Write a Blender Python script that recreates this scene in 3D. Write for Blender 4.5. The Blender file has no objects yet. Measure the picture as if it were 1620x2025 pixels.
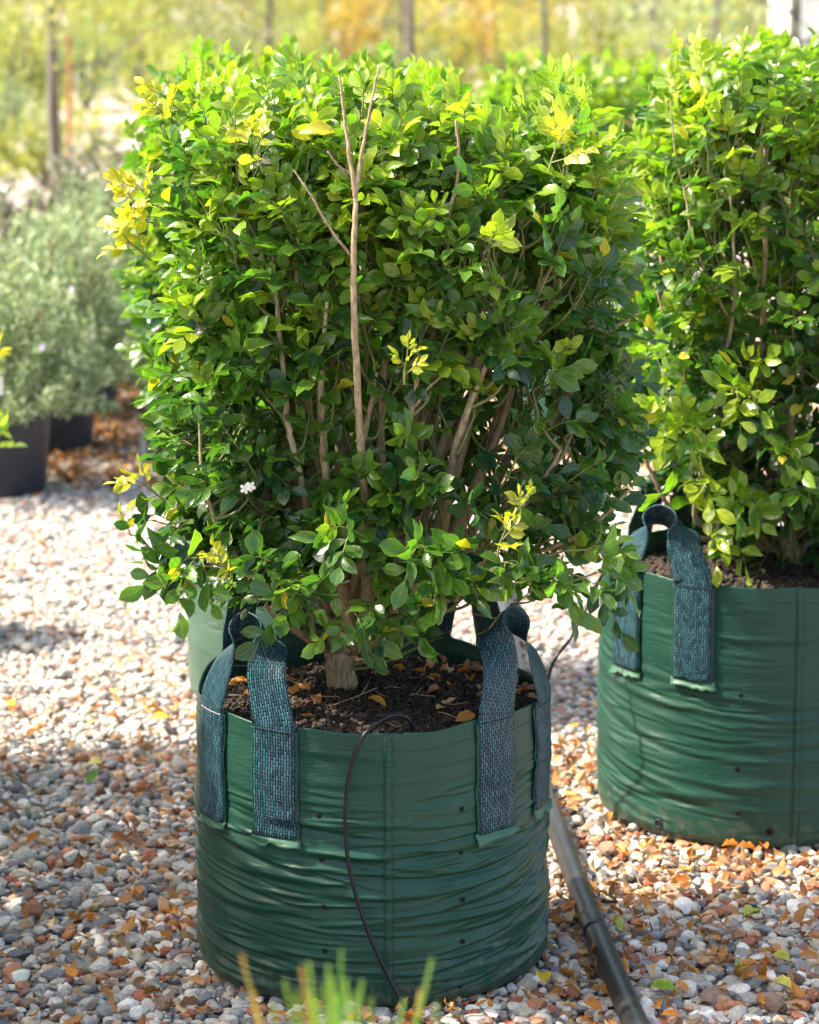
import bpy, bmesh, math, random
import numpy as np
from mathutils import Matrix, Vector

# ------------------------------------------------------------------ camera, sky, sun, exposure
scene = bpy.context.scene
R = math.radians
FPX, CAM_H, PITCH = 5421.0, 1.55, R(10.6)
cam_data = bpy.data.cameras.new('camera')
cam_data.sensor_fit = 'VERTICAL'
cam_data.sensor_height = 36.0
cam_data.sensor_width = 28.8
cam_data.lens = FPX / 2025.0 * 36.0
cam_data.clip_start = 0.05
cam_data.clip_end = 2000
cam_data.dof.use_dof = True
cam_data.dof.focus_distance = 4.28
cam_data.dof.aperture_fstop = 5.6
cam_data.dof.aperture_blades = 0
cam = bpy.data.objects.new('camera', cam_data)
scene.collection.objects.link(cam)
cam.location = (0, 0, CAM_H)
cam.rotation_euler = (R(90) - PITCH, 0, 0)
scene.camera = cam

SUN_AZ, SUN_EL = R(-86), R(48)          # azimuth from the view direction, positive to the right
sun_dir = Vector((math.sin(SUN_AZ) * math.cos(SUN_EL), math.cos(SUN_AZ) * math.cos(SUN_EL), math.sin(SUN_EL)))
world = bpy.data.worlds.new('World')
scene.world = world
world.use_nodes = True
wnt = world.node_tree
sky = wnt.nodes.new('ShaderNodeTexSky')
sky.sky_type = 'NISHITA'
sky.sun_disc = False
sky.sun_elevation = SUN_EL
sky.sun_rotation = SUN_AZ
sky.air_density = 1.0
sky.dust_density = 4.0
sky.ozone_density = 0.6
wnt.links.new(sky.outputs[0], wnt.nodes['Background'].inputs[0])
wnt.nodes['Background'].inputs[1].default_value = 0.15
sun_data = bpy.data.lights.new('sun', 'SUN')
sun_data.energy = 3.2
sun_data.angle = R(1.5)
sun_data.color = (1.0, 0.93, 0.82)
sun = bpy.data.objects.new('sun', sun_data)
scene.collection.objects.link(sun)
sun.rotation_euler = sun_dir.to_track_quat('Z', 'Y').to_euler()
sun.location = (-6, 3, 8)

scene.view_settings.view_transform = 'Standard'
scene.view_settings.look = 'None'
scene.view_settings.exposure = 1.88
scene.view_settings.use_white_balance = True
scene.view_settings.white_balance_temperature = 7000
scene.view_settings.white_balance_tint = 10
scene.view_settings.gamma = 1.0
scene.view_settings.use_curve_mapping = False
scene.render.engine = 'CYCLES'
scene.cycles.use_denoising = True
scene.cycles.max_bounces = 8
scene.cycles.transparent_max_bounces = 8

COL = scene.collection
CP, SP = math.cos(PITCH), math.sin(PITCH)

def pix(px, py, Y):
    """world point at ground distance Y seen at photo pixel (px, py)"""
    u, v = (px - 810.0) / FPX, (1012.5 - py) / FPX
    d = np.array([u, CP + v * SP, -SP + v * CP])
    return np.array([0, 0, CAM_H]) + d * (Y / d[1])

def pixg(px, py, z=0.0):
    """world point at height z seen at photo pixel"""
    u, v = (px - 810.0) / FPX, (1012.5 - py) / FPX
    d = np.array([u, CP + v * SP, -SP + v * CP])
    return np.array([0, 0, CAM_H]) + d * ((z - CAM_H) / d[2])

def project(P):
    P = np.asarray(P, float)
    q = P - np.array([0, 0, CAM_H])
    dep = q[..., 1] * CP - q[..., 2] * SP
    up = q[..., 1] * SP + q[..., 2] * CP
    return 810 + FPX * q[..., 0] / dep, 1012.5 - FPX * up / dep, dep

# ------------------------------------------------------------------ mesh helpers
def mesh_np(name, V, T, col=None, uv=None, smooth=True, mat=None):
    me = bpy.data.meshes.new(name)
    V = np.ascontiguousarray(V, np.float32); T = np.ascontiguousarray(T, np.int32)
    n = T.shape[1]
    me.vertices.add(len(V)); me.vertices.foreach_set('co', V.ravel())
    me.loops.add(T.size); me.loops.foreach_set('vertex_index', T.ravel())
    me.polygons.add(len(T))
    me.polygons.foreach_set('loop_start', np.arange(0, T.size, n, dtype=np.int32))
    me.polygons.foreach_set('loop_total', np.full(len(T), n, np.int32))
    me.polygons.foreach_set('use_smooth', np.full(len(T), smooth, bool))
    if col is not None:
        a = me.attributes.new('Col', 'FLOAT_COLOR', 'POINT')
        c = np.ones((len(V), 4), np.float32); c[:, :3] = col
        a.data.foreach_set('color', c.ravel())
    if uv is not None:
        a = me.attributes.new('luv', 'FLOAT_VECTOR', 'POINT')
        w = np.zeros((len(V), 3), np.float32); w[:, :uv.shape[1]] = uv
        a.data.foreach_set('vector', w.ravel())
    me.update(calc_edges=True)
    if mat: me.materials.append(mat)
    return me

def tag(o, label=None, cat=None, group=None, kind=None):
    if label: o['label'] = label
    if cat: o['category'] = cat
    if group: o['group'] = group
    if kind: o['kind'] = kind
    return o

def link(name, me, parent=None, loc=None):
    o = bpy.data.objects.new(name, me)
    COL.objects.link(o)
    if parent is not None: o.parent = parent
    if loc is not None: o.location = loc
    return o

def empty(name, loc=(0, 0, 0), rz=0.0):
    o = bpy.data.objects.new(name, None)
    o.empty_display_size = 0.1
    o.location = loc; o.rotation_euler = (0, 0, rz)
    COL.objects.link(o)
    return o

def copy_tree(o, parent=None):
    c = o.copy(); COL.objects.link(c)
    if parent is not None: c.parent = parent
    for ch in list(o.children): copy_tree(ch, c)
    return c

def norm(a):
    a = np.asarray(a, float)
    return a / np.maximum(np.linalg.norm(a, axis=-1, keepdims=True), 1e-9)

def smooth_path(P, R_, n=6):
    """Catmull-Rom through points, radii interpolated"""
    P = np.asarray(P, float); R_ = np.asarray(R_, float)
    if len(P) < 3:
        t = np.linspace(0, 1, n + 1)[:, None]
        return P[0] * (1 - t) + P[-1] * t, R_[0] * (1 - t[:, 0]) + R_[-1] * t[:, 0]
    Q = np.vstack([2 * P[0] - P[1], P, 2 * P[-1] - P[-2]])
    out, rr = [], []
    for i in range(len(P) - 1):
        p0, p1, p2, p3 = Q[i:i + 4]
        for k in range(n):
            t = k / n
            out.append(0.5 * ((2 * p1) + (-p0 + p2) * t + (2 * p0 - 5 * p1 + 4 * p2 - p3) * t * t + (-p0 + 3 * p1 - 3 * p2 + p3) * t ** 3))
            rr.append(R_[i] * (1 - t) + R_[i + 1] * t)
    out.append(P[-1]); rr.append(R_[-1])
    return np.array(out), np.array(rr)

def tube(P, rad, sides=8, cap=True, knobble=0.0, rng=None):
    P = np.asarray(P, float); n = len(P)
    T = norm(np.gradient(P, axis=0))
    ref = np.array([0.31, 0.95, 0.07])
    A = norm(np.cross(T, ref)); B = np.cross(T, A)
    ang = np.linspace(0, 2 * math.pi, sides, endpoint=False)
    r = np.broadcast_to(np.asarray(rad, float), (n,))[:, None] * np.ones((n, sides))
    if knobble and rng is not None: r = r * (1 + knobble * rng.normal(size=(n, sides)))
    V = P[:, None] + r[..., None] * (A[:, None] * np.cos(ang)[None, :, None] + B[:, None] * np.sin(ang)[None, :, None])
    V = V.reshape(-1, 3)
    i = np.arange(n - 1)[:, None] * sides; j = np.arange(sides)[None]; j2 = (j + 1) % sides
    a, b, c, d = i + j, i + j2, i + sides + j2, i + sides + j
    F = np.concatenate([np.stack([a, b, c], -1).reshape(-1, 3), np.stack([a, c, d], -1).reshape(-1, 3)])
    if cap:
        V = np.vstack([V, P[0], P[-1]])
        s = len(V) - 2; k = np.arange(sides); k2 = (k + 1) % sides
        F = np.vstack([F, np.stack([k2, k, np.full(sides, s)], -1), np.stack([(n - 1) * sides + k, (n - 1) * sides + k2, np.full(sides, s + 1)], -1)])
    L = np.concatenate([[0], np.cumsum(np.linalg.norm(np.diff(P, axis=0), axis=1))])
    uv = np.stack([np.tile(np.arange(sides) / sides, n), np.repeat(L, sides)], -1)
    if cap: uv = np.vstack([uv, [0, 0], [0, L[-1]]])
    return V, F, uv

class MB:
    """collects vertex / triangle blocks into ONE mesh"""
    def __init__(s): s.V, s.F, s.C, s.U, s.n = [], [], [], [], 0
    def add(s, V, F, col=(1, 1, 1), uv=None):
        V = np.asarray(V, float); s.V.append(V); s.F.append(np.asarray(F) + s.n)
        s.C.append(np.broadcast_to(np.asarray(col, float), (len(V), 3)))
        s.U.append(np.zeros((len(V), 2)) if uv is None else np.asarray(uv)[:, :2])
        s.n += len(V)
    def tube(s, P, rad, sides=8, col=(1, 1, 1), **k):
        V, F, uv = tube(P, rad, sides, **k); s.add(V, F, col, uv)
    def mesh(s, name, mat, smooth=True):
        return mesh_np(name, np.vstack(s.V), np.vstack(s.F), np.vstack(s.C), np.vstack(s.U), smooth, mat)

def grid_tris(nr, nc, wrap=False):
    i = np.arange(nr - 1)[:, None]; j = np.arange(nc if wrap else nc - 1)[None]
    j2 = (j + 1) % nc
    a, b, c, d = i * nc + j, i * nc + j2, (i + 1) * nc + j2, (i + 1) * nc + j
    return np.concatenate([np.stack([a, b, c], -1).reshape(-1, 3), np.stack([a, c, d], -1).reshape(-1, 3)])

# ------------------------------------------------------------------ materials
def new_mat(name):
    m = bpy.data.materials.new(name); m.use_nodes = True
    nt = m.node_tree
    return m, nt, nt.nodes['Principled BSDF'], nt.nodes['Material Output']

def N(nt, typ, **kw):
    n = nt.nodes.new(typ)
    for k, v in kw.items():
        if k in n.inputs: n.inputs[k].default_value = v
        else: setattr(n, k, v)
    return n

def math_node(nt, op, a, b=None, clamp=False):
    n = nt.nodes.new('ShaderNodeMath'); n.operation = op; n.use_clamp = clamp
    for i, x in enumerate((a, b)):
        if x is None: continue
        if isinstance(x, (int, float)): n.inputs[i].default_value = x
        else: nt.links.new(x, n.inputs[i])
    return n.outputs[0]

def mix_col(nt, fac, a, b, blend='MIX'):
    n = nt.nodes.new('ShaderNodeMix'); n.data_type = 'RGBA'; n.blend_type = blend
    for sock, x in ((n.inputs[0], fac), (n.inputs[6], a), (n.inputs[7], b)):
        if isinstance(x, (int, float)): sock.default_value = x
        elif isinstance(x, tuple): sock.default_value = x + ((1,) if len(x) == 3 else ())
        else: nt.links.new(x, sock)
    return n.outputs[2]

def attr_col(nt, source):
    if source == 'object':
        return nt.nodes.new('ShaderNodeObjectInfo').outputs['Color']
    a = nt.nodes.new('ShaderNodeAttribute'); a.attribute_name = 'Col'
    return a.outputs['Color']

def leaf_mat(name, source='mesh', rough=0.24, transl=0.36, spec=0.62, vein=True, tint=(1.3, 1.7, 0.5)):
    m, nt, b, out = new_mat(name)
    L = nt.links.new
    col = attr_col(nt, source)
    geo = N(nt, 'ShaderNodeNewGeometry')
    nz = N(nt, 'ShaderNodeTexNoise', Scale=70.0, Detail=2.0)
    tc = N(nt, 'ShaderNodeTexCoord')
    L(geo.outputs['Position'], nz.inputs['Vector'])
    f = math_node(nt, 'MULTIPLY_ADD', nz.outputs['Fac'], 0.7); nt.nodes[-1].inputs[2].default_value = 0.65
    var = N(nt, 'ShaderNodeVectorMath', operation='SCALE'); L(col, var.inputs[0]); L(f, var.inputs['Scale'])
    c = var.outputs[0]
    if vein:
        at = nt.nodes.new('ShaderNodeAttribute'); at.attribute_name = 'luv'
        sep = N(nt, 'ShaderNodeSeparateXYZ'); L(at.outputs['Vector'], sep.inputs[0])
        ay = math_node(nt, 'ABSOLUTE', sep.outputs['Y'])
        rib = math_node(nt, 'LESS_THAN', ay, 0.045)
        ribc = N(nt, 'ShaderNodeVectorMath', operation='MULTIPLY_ADD'); L(c, ribc.inputs[0])
        ribc.inputs[1].default_value = (1.5, 1.4, 1.2); ribc.inputs[2].default_value = (0.03, 0.05, 0.01)
        c = mix_col(nt, rib, c, ribc.outputs[0])
        # side veins and gentle quilting as fine relief
        ph = math_node(nt, 'SUBTRACT', sep.outputs['X'], math_node(nt, 'MULTIPLY', ay, 0.22))
        w = math_node(nt, 'SINE', math_node(nt, 'MULTIPLY', ph, 44.0))
        bp = N(nt, 'ShaderNodeBump', Strength=0.07, Distance=0.0012); L(w, bp.inputs['Height'])
        L(bp.outputs[0], b.inputs['Normal'])
        edge = math_node(nt, 'GREATER_THAN', ay, 0.88)
        edc = N(nt, 'ShaderNodeVectorMath', operation='MULTIPLY'); L(c, edc.inputs[0]); edc.inputs[1].default_value = (1.7, 1.45, 1.0)
        c = mix_col(nt, edge, c, edc.outputs[0])
    # paler underside
    bk = N(nt, 'ShaderNodeVectorMath', operation='MULTIPLY_ADD'); L(c, bk.inputs[0])
    bk.inputs[1].default_value = (1.15, 1.1, 1.1); bk.inputs[2].default_value = (0.02, 0.03, 0.012)
    c2 = mix_col(nt, geo.outputs['Backfacing'], c, bk.outputs[0])
    L(c2, b.inputs['Base Color'])
    rg = math_node(nt, 'MULTIPLY_ADD', geo.outputs['Backfacing'], 0.22); nt.nodes[-1].inputs[2].default_value = rough
    L(rg, b.inputs['Roughness'])
    b.inputs['Specular IOR Level'].default_value = spec
    tr = N(nt, 'ShaderNodeBsdfTranslucent')
    tv = N(nt, 'ShaderNodeVectorMath', operation='MULTIPLY'); L(c, tv.inputs[0]); tv.inputs[1].default_value = tint
    L(tv.outputs[0], tr.inputs['Color'])
    mx = N(nt, 'ShaderNodeMixShader'); mx.inputs[0].default_value = transl
    L(b.outputs[0], mx.inputs[1]); L(tr.outputs[0], mx.inputs[2]); L(mx.outputs[0], out.inputs['Surface'])
    return m

def stone_mat(name, source, rough=0.78):
    m, nt, b, out = new_mat(name)
    L = nt.links.new
    col = attr_col(nt, source)
    geo = N(nt, 'ShaderNodeNewGeometry')
    n1 = N(nt, 'ShaderNodeTexNoise', Scale=160.0, Detail=4.0, Roughness=0.65); L(geo.outputs['Position'], n1.inputs['Vector'])
    n2 = N(nt, 'ShaderNodeTexNoise', Scale=600.0, Detail=2.0); L(geo.outputs['Position'], n2.inputs['Vector'])
    f = math_node(nt, 'MULTIPLY_ADD', n1.outputs['Fac'], 1.1); nt.nodes[-1].inputs[2].default_value = 0.45
    v = N(nt, 'ShaderNodeVectorMath', operation='SCALE'); L(col, v.inputs[0]); L(f, v.inputs['Scale'])
    sp = math_node(nt, 'GREATER_THAN', n2.outputs['Fac'], 0.64)
    c = mix_col(nt, math_node(nt, 'MULTIPLY', sp, 0.35), v.outputs[0], (0.6, 0.58, 0.53))
    L(c, b.inputs['Base Color'])
    b.inputs['Roughness'].default_value = rough
    b.inputs['Specular IOR Level'].default_value = 0.35
    bp = N(nt, 'ShaderNodeBump', Strength=0.5, Distance=0.0015); L(n1.outputs['Fac'], bp.inputs['Height']); L(bp.outputs[0], b.inputs['Normal'])
    return m

def noise_mat(name, c1, c2, scale=20.0, rough=0.7, bump=0.3, dist=0.003, spec=0.4, stretch=None, detail=4.0):
    m, nt, b, out = new_mat(name)
    L = nt.links.new
    tc = N(nt, 'ShaderNodeTexCoord'); vec = tc.outputs['Object']
    if stretch:
        mp = N(nt, 'ShaderNodeMapping'); mp.inputs['Scale'].default_value = stretch; L(vec, mp.inputs[0]); vec = mp.outputs[0]
    n = N(nt, 'ShaderNodeTexNoise', Scale=scale, Detail=detail, Roughness=0.6); L(vec, n.inputs['Vector'])
    rp = N(nt, 'ShaderNodeValToRGB'); rp.color_ramp.elements[0].position = 0.3; rp.color_ramp.elements[1].position = 0.72
    rp.color_ramp.elements[0].color = c1 + (1,); rp.color_ramp.elements[1].color = c2 + (1,)
    L(n.outputs['Fac'], rp.inputs[0]); L(rp.outputs[0], b.inputs['Base Color'])
    b.inputs['Roughness'].default_value = rough; b.inputs['Specular IOR Level'].default_value = spec
    bp = N(nt, 'ShaderNodeBump', Strength=bump, Distance=dist); L(n.outputs['Fac'], bp.inputs['Height']); L(bp.outputs[0], b.inputs['Normal'])
    return m

def bag_mat(name, base, dusty):
    """woven poly film: fine tape weave from the surface coordinates (metres), scuffs, dust"""
    m, nt, b, out = new_mat(name)
    L = nt.links.new
    at = nt.nodes.new('ShaderNodeAttribute'); at.attribute_name = 'luv'
    ck = N(nt, 'ShaderNodeTexChecker', Scale=420.0); L(at.outputs['Vector'], ck.inputs['Vector'])
    n1 = N(nt, 'ShaderNodeTexNoise', Scale=9.0, Detail=5.0); L(at.outputs['Vector'], n1.inputs['Vector'])
    mp = N(nt, 'ShaderNodeMapping'); mp.inputs['Scale'].default_value = (30, 240, 1); L(at.outputs['Vector'], mp.inputs[0])
    n2 = N(nt, 'ShaderNodeTexNoise', Scale=1.0, Detail=3.0); L(mp.outputs[0], n2.inputs['Vector'])
    n3 = N(nt, 'ShaderNodeTexNoise', Scale=170.0, Detail=2.0); L(at.outputs['Vector'], n3.inputs['Vector'])
    c = mix_col(nt, n1.outputs['Fac'], tuple(x * 0.8 for x in base), tuple(x * 1.25 for x in base))
    c = mix_col(nt, math_node(nt, 'MULTIPLY', ck.outputs['Fac'], 0.18), c, tuple(min(1, x * 2.0) for x in base))
    d = math_node(nt, 'GREATER_THAN', n3.outputs['Fac'], 0.71)
    d = math_node(nt, 'MULTIPLY', d, dusty)
    c = mix_col(nt, d, c, (0.30, 0.29, 0.24))
    big = math_node(nt, 'MULTIPLY', math_node(nt, 'SUBTRACT', n1.outputs['Fac'], 0.52, True), 0.8 * dusty)
    c = mix_col(nt, big, c, (0.26, 0.27, 0.22))
    sz = N(nt, 'ShaderNodeSeparateXYZ'); L(at.outputs['Vector'], sz.inputs[0])
    low = math_node(nt, 'SUBTRACT', 1.0, math_node(nt, 'MULTIPLY', sz.outputs['Y'], 9.0), True)
    n4 = N(nt, 'ShaderNodeTexNoise', Scale=38.0, Detail=6.0, Roughness=0.7); L(at.outputs['Vector'], n4.inputs['Vector'])
    spl = math_node(nt, 'MULTIPLY', math_node(nt, 'SUBTRACT', math_node(nt, 'ADD', n4.outputs['Fac'], math_node(nt, 'MULTIPLY', low, 0.22)), 0.62, True), 2.6, True)
    c = mix_col(nt, math_node(nt, 'MULTIPLY', spl, 0.75), c, (0.17, 0.14, 0.10))
    L(c, b.inputs['Base Color'])
    r = math_node(nt, 'MULTIPLY_ADD', n1.outputs['Fac'], 0.25); nt.nodes[-1].inputs[2].default_value = 0.24
    L(r, b.inputs['Roughness']); b.inputs['Specular IOR Level'].default_value = 0.30
    h = math_node(nt, 'ADD', math_node(nt, 'MULTIPLY', ck.outputs['Fac'], 0.12), n2.outputs['Fac'])
    bp = N(nt, 'ShaderNodeBump', Strength=0.5, Distance=0.0020); L(h, bp.inputs['Height']); L(bp.outputs[0], b.inputs['Normal'])
    return m

def webbing_mat(name, c1, c2, gap):
    m, nt, b, out = new_mat(name)
    L = nt.links.new
    at = nt.nodes.new('ShaderNodeAttribute'); at.attribute_name = 'luv'
    mp = N(nt, 'ShaderNodeMapping'); mp.inputs['Rotation'].default_value = (0, 0, R(90)); L(at.outputs['Vector'], mp.inputs[0])
    br = N(nt, 'ShaderNodeTexBrick', Scale=1.0)
    br.inputs['Color1'].default_value = c1 + (1,); br.inputs['Color2'].default_value = c2 + (1,); br.inputs['Mortar'].default_value = gap + (1,)
    br.inputs['Mortar Size'].default_value = 0.0012; br.inputs['Mortar Smooth'].default_value = 0.6
    br.inputs['Brick Width'].default_value = 0.0112; br.inputs['Row Height'].default_value = 0.0046
    L(mp.outputs[0], br.inputs['Vector'])
    nz = N(nt, 'ShaderNodeTexNoise', Scale=260.0, Detail=2.0); L(at.outputs['Vector'], nz.inputs['Vector'])
    c = mix_col(nt, 0.5, br.outputs['Color'], nz.outputs['Fac'], 'OVERLAY')
    L(c, b.inputs['Base Color']); b.inputs['Roughness'].default_value = 0.4; b.inputs['Specular IOR Level'].default_value = 0.3
    bp = N(nt, 'ShaderNodeBump', Strength=0.9, Distance=0.0016, invert=True); L(br.outputs['Fac'], bp.inputs['Height']); L(bp.outputs[0], b.inputs['Normal'])
    return m

M = {}
M['leaf'] = leaf_mat('glossy_leaf', transl=0.42)
M['leaf_obj'] = leaf_mat('glossy_leaf_single', 'object', transl=0.42)
M['far_leaf'] = leaf_mat('soft_leaf', rough=0.45, transl=0.4, spec=0.5, vein=False, tint=(1.15, 1.25, 0.75))
M['grey_leaf'] = leaf_mat('grey_leaf', rough=0.6, transl=0.25, spec=0.3, vein=False, tint=(1.2, 1.3, 0.7))
M['dry_leaf'] = leaf_mat('dry_leaf', rough=0.55, transl=0.22, spec=0.35, tint=(1.5, 1.1, 0.5))
M['dry_leaf_obj'] = leaf_mat('dry_leaf_single', 'object', rough=0.55, transl=0.22, spec=0.35, tint=(1.5, 1.1, 0.5))
M['stone'] = stone_mat('pebble', 'mesh')
M['stone_obj'] = stone_mat('pebble_single', 'object')
M['bark'] = noise_mat('bark', (0.15, 0.10, 0.055), (0.50, 0.39, 0.26), 260, 0.88, 1.0, 0.003, 0.2, (1, 1, 0.16), 8.0)
M['twig'] = noise_mat('green_twig', (0.10, 0.15, 0.035), (0.24, 0.22, 0.09), 40, 0.6, 0.2, 0.001)
M['tree_bark'] = noise_mat('grey_bark', (0.08, 0.075, 0.07), (0.22, 0.20, 0.18), 9, 0.9, 0.9, 0.02, 0.2, (1, 1, 0.2))
M['bag'] = bag_mat('green_woven_film', (0.0070, 0.049, 0.033), 0.22)
M['bag_edge'] = bag_mat('green_woven_film_reverse', (0.035, 0.105, 0.068), 0.25)
M['bag_pale'] = bag_mat('faded_green_woven_film', (0.0082, 0.049, 0.034), 0.3)
M['bag_old'] = bag_mat('sun_bleached_woven_film', (0.040, 0.088, 0.064), 0.4)
M['webbing'] = webbing_mat('teal_webbing', (0.009, 0.050, 0.074), (0.042, 0.145, 0.190), (0.001, 0.004, 0.006))
M['stitch_dark'] = noise_mat('dark_thread', (0.006, 0.016, 0.02), (0.012, 0.03, 0.035), 50, 0.7)
M['stitch_pale'] = noise_mat('pink_thread', (0.42, 0.30, 0.34), (0.5, 0.38, 0.42), 50, 0.7)
M['hole'] = noise_mat('hole_dark', (0.003, 0.003, 0.003), (0.006, 0.005, 0.004), 50, 0.95)
M['soil'] = stone_mat('soil_crumb', 'mesh', 0.92)
M['poly'] = noise_mat('black_poly_pipe', (0.012, 0.013, 0.014), (0.035, 0.035, 0.036), 40, 0.42, 0.15, 0.001, 0.5, (1, 0.2, 1))
M['tube'] = noise_mat('black_drip_tube', (0.0025, 0.0035, 0.008), (0.006, 0.008, 0.016), 40, 0.32, 0.1, 0.0005, 0.35)
M['greypipe'] = noise_mat('grey_pipe', (0.20, 0.20, 0.21), (0.30, 0.30, 0.31), 20, 0.5)
M['pot'] = noise_mat('black_pot', (0.009, 0.012, 0.019), (0.022, 0.026, 0.038), 14, 0.5, 0.2, 0.002)
M['white'] = noise_mat('white_plastic', (0.72, 0.72, 0.70), (0.8, 0.8, 0.78), 20, 0.4)
M['petal'] = leaf_mat('petal', rough=0.5, transl=0.3, vein=False, tint=(1, 1, 1))
M['stake'] = noise_mat('hardwood_stake', (0.42, 0.20, 0.08), (0.58, 0.32, 0.14), 12, 0.8, 0.4, 0.004, 0.2, (1, 1, 0.1))

def ground_mat():
    m, nt, b, out = new_mat('gravel_ground')
    L = nt.links.new
    geo = N(nt, 'ShaderNodeNewGeometry'); pos = geo.outputs['Position']
    vo = N(nt, 'ShaderNodeTexVoronoi', Scale=52.0); L(pos, vo.inputs['Vector'])
    sep = N(nt, 'ShaderNodeSeparateColor'); L(vo.outputs['Color'], sep.inputs[0])
    rp = N(nt, 'ShaderNodeValToRGB'); cr = rp.color_ramp; cr.interpolation = 'CONSTANT'
    pal = [(0, (0.34, 0.34, 0.34)), (0.22, (0.2, 0.21, 0.225)), (0.4, (0.5, 0.47, 0.42)), (0.58, (0.40, 0.29, 0.21)), (0.7, (0.29, 0.12, 0.065)), (0.78, (0.42, 0.42, 0.41)), (0.92, (0.40, 0.22, 0.08))]
    cr.elements[0].position, cr.elements[0].color = 0, pal[0][1] + (1,)
    cr.elements[1].position, cr.elements[1].color = pal[1][0], pal[1][1] + (1,)
    for p, c in pal[2:]:
        e = cr.elements.new(p); e.color = c + (1,)
    L(sep.outputs[0], rp.inputs[0])
    # patches of brown leaf mulch away from the drive
    n = N(nt, 'ShaderNodeTexNoise', Scale=0.35, Detail=4.0); L(pos, n.inputs['Vector'])
    n2 = N(nt, 'ShaderNodeTexNoise', Scale=25.0, Detail=3.0); L(pos, n2.inputs['Vector'])
    f = math_node(nt, 'GREATER_THAN', math_node(nt, 'MULTIPLY_ADD', n2.outputs['Fac'], 0.5), 0.75); nt.nodes[-2].inputs[2].default_value = 0.0
    s2 = math_node(nt, 'ADD', n.outputs['Fac'], math_node(nt, 'MULTIPLY', n2.outputs['Fac'], 0.6))
    f = math_node(nt, 'MULTIPLY', math_node(nt, 'GREATER_THAN', s2, 0.88), 0.75)
    c = mix_col(nt, f, rp.outputs[0], (0.26, 0.15, 0.075))
    L(c, b.inputs['Base Color']); b.inputs['Roughness'].default_value = 0.85
    bp = N(nt, 'ShaderNodeBump', Strength=1.0, Distance=0.012, invert=True); L(vo.outputs['Distance'], bp.inputs['Height']); L(bp.outputs[0], b.inputs['Normal'])
    return m
M['ground'] = ground_mat()

# ------------------------------------------------------------------ base shapes
def leaf_shape(w=0.27, widest=0.55, fold=0.25, curl=0.18, wave=0.03, tip=0.0, seed=0, rows=6):
    """unit-length leaf: midrib + two margins, folded along the rib and arched. 20 tris"""
    rg = np.random.default_rng(seed)
    t = np.linspace(0, 1, rows + 1)
    k = math.log(0.5) / math.log(widest)
    wid = w * np.sin(math.pi * np.clip(t, 0, 1) ** k) ** 0.75
    wid = np.maximum(wid, 0)
    if tip: wid[-2] *= (1 - tip)
    V = [(0, 0, 0)]; U = [(0, 0)]
    for i in range(1, rows):
        z0 = -curl * t[i] ** 2 + 0.15 * curl * t[i]
        side = rg.normal(0, 0.012)
        for s in (1, 0, -1):
            y = s * wid[i]
            V.append((t[i] * (1 - 0.06 * curl), y + side, z0 + fold * abs(y) + (wave * rg.normal() if s else 0))); U.append((t[i], s))
    V.append((1 - 0.1 * curl, 0, -curl * 0.85)); U.append((1, 0))
    F = [(0, 2, 1), (0, 3, 2)]
    for i in range(rows - 2):
        a = 1 + 3 * i; b = a + 3
        F += [(a, a + 1, b + 1), (a, b + 1, b), (a + 1, a + 2, b + 2), (a + 1, b + 2, b + 1)]
    e = len(V) - 1; a = e - 3
    F += [(a, a + 1, e), (a + 1, a + 2, e)]
    return np.array(V), np.array(F), np.array(U)

LEAVES = [leaf_shape(w, wd, fo, cu, wv, tp, i) for i, (w, wd, fo, cu, wv, tp) in enumerate([
    (0.27, 0.60, 0.25, 0.20, 0.012, 0.0), (0.25, 0.55, 0.40, 0.30, 0.02, 0.1), (0.29, 0.63, 0.15, 0.12, 0.014, 0.0), (0.24, 0.50, 0.30, 0.35, 0.02, 0.2),
    (0.27, 0.66, 0.45, 0.10, 0.02, 0.0), (0.26, 0.58, 0.10, 0.42, 0.025, 0.1), (0.29, 0.62, 0.50, 0.22, 0.02, 0.0), (0.23, 0.52, 0.20, 0.05, 0.015, 0.15),
    (0.22, 0.55, 0.85, 0.30, 0.03, 0.1), (0.26, 0.60, -0.15, 0.55, 0.03, 0.0), (0.30, 0.57, 0.30, -0.15, 0.03, 0.0), (0.20, 0.48, 0.60, 0.45, 0.03, 0.3)])]
DRY = [leaf_shape(w, wd, fo, cu, wv, tp, 40 + i) for i, (w, wd, fo, cu, wv, tp) in enumerate([
    (0.24, 0.5, 0.9, 0.5, 0.05, 0.2), (0.22, 0.48, 1.3, 0.2, 0.06, 0.2), (0.25, 0.5, 0.4, 0.8, 0.06, 0.1), (0.2, 0.46, 0.2, -0.4, 0.05, 0.25), (0.27, 0.52, 0.6, 0.1, 0.04, 0.1)])]
_t = np.array([(0, 0, 0), (0.45, 0.17, 0.05), (0.45, -0.17, 0.05), (1, 0, -0.1)], float)
SMALL = (_t, np.array([(0, 2, 1), (1, 2, 3)]), np.array([(0, 0), (0.45, 1), (0.45, -1), (1, 0)], float))

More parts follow.
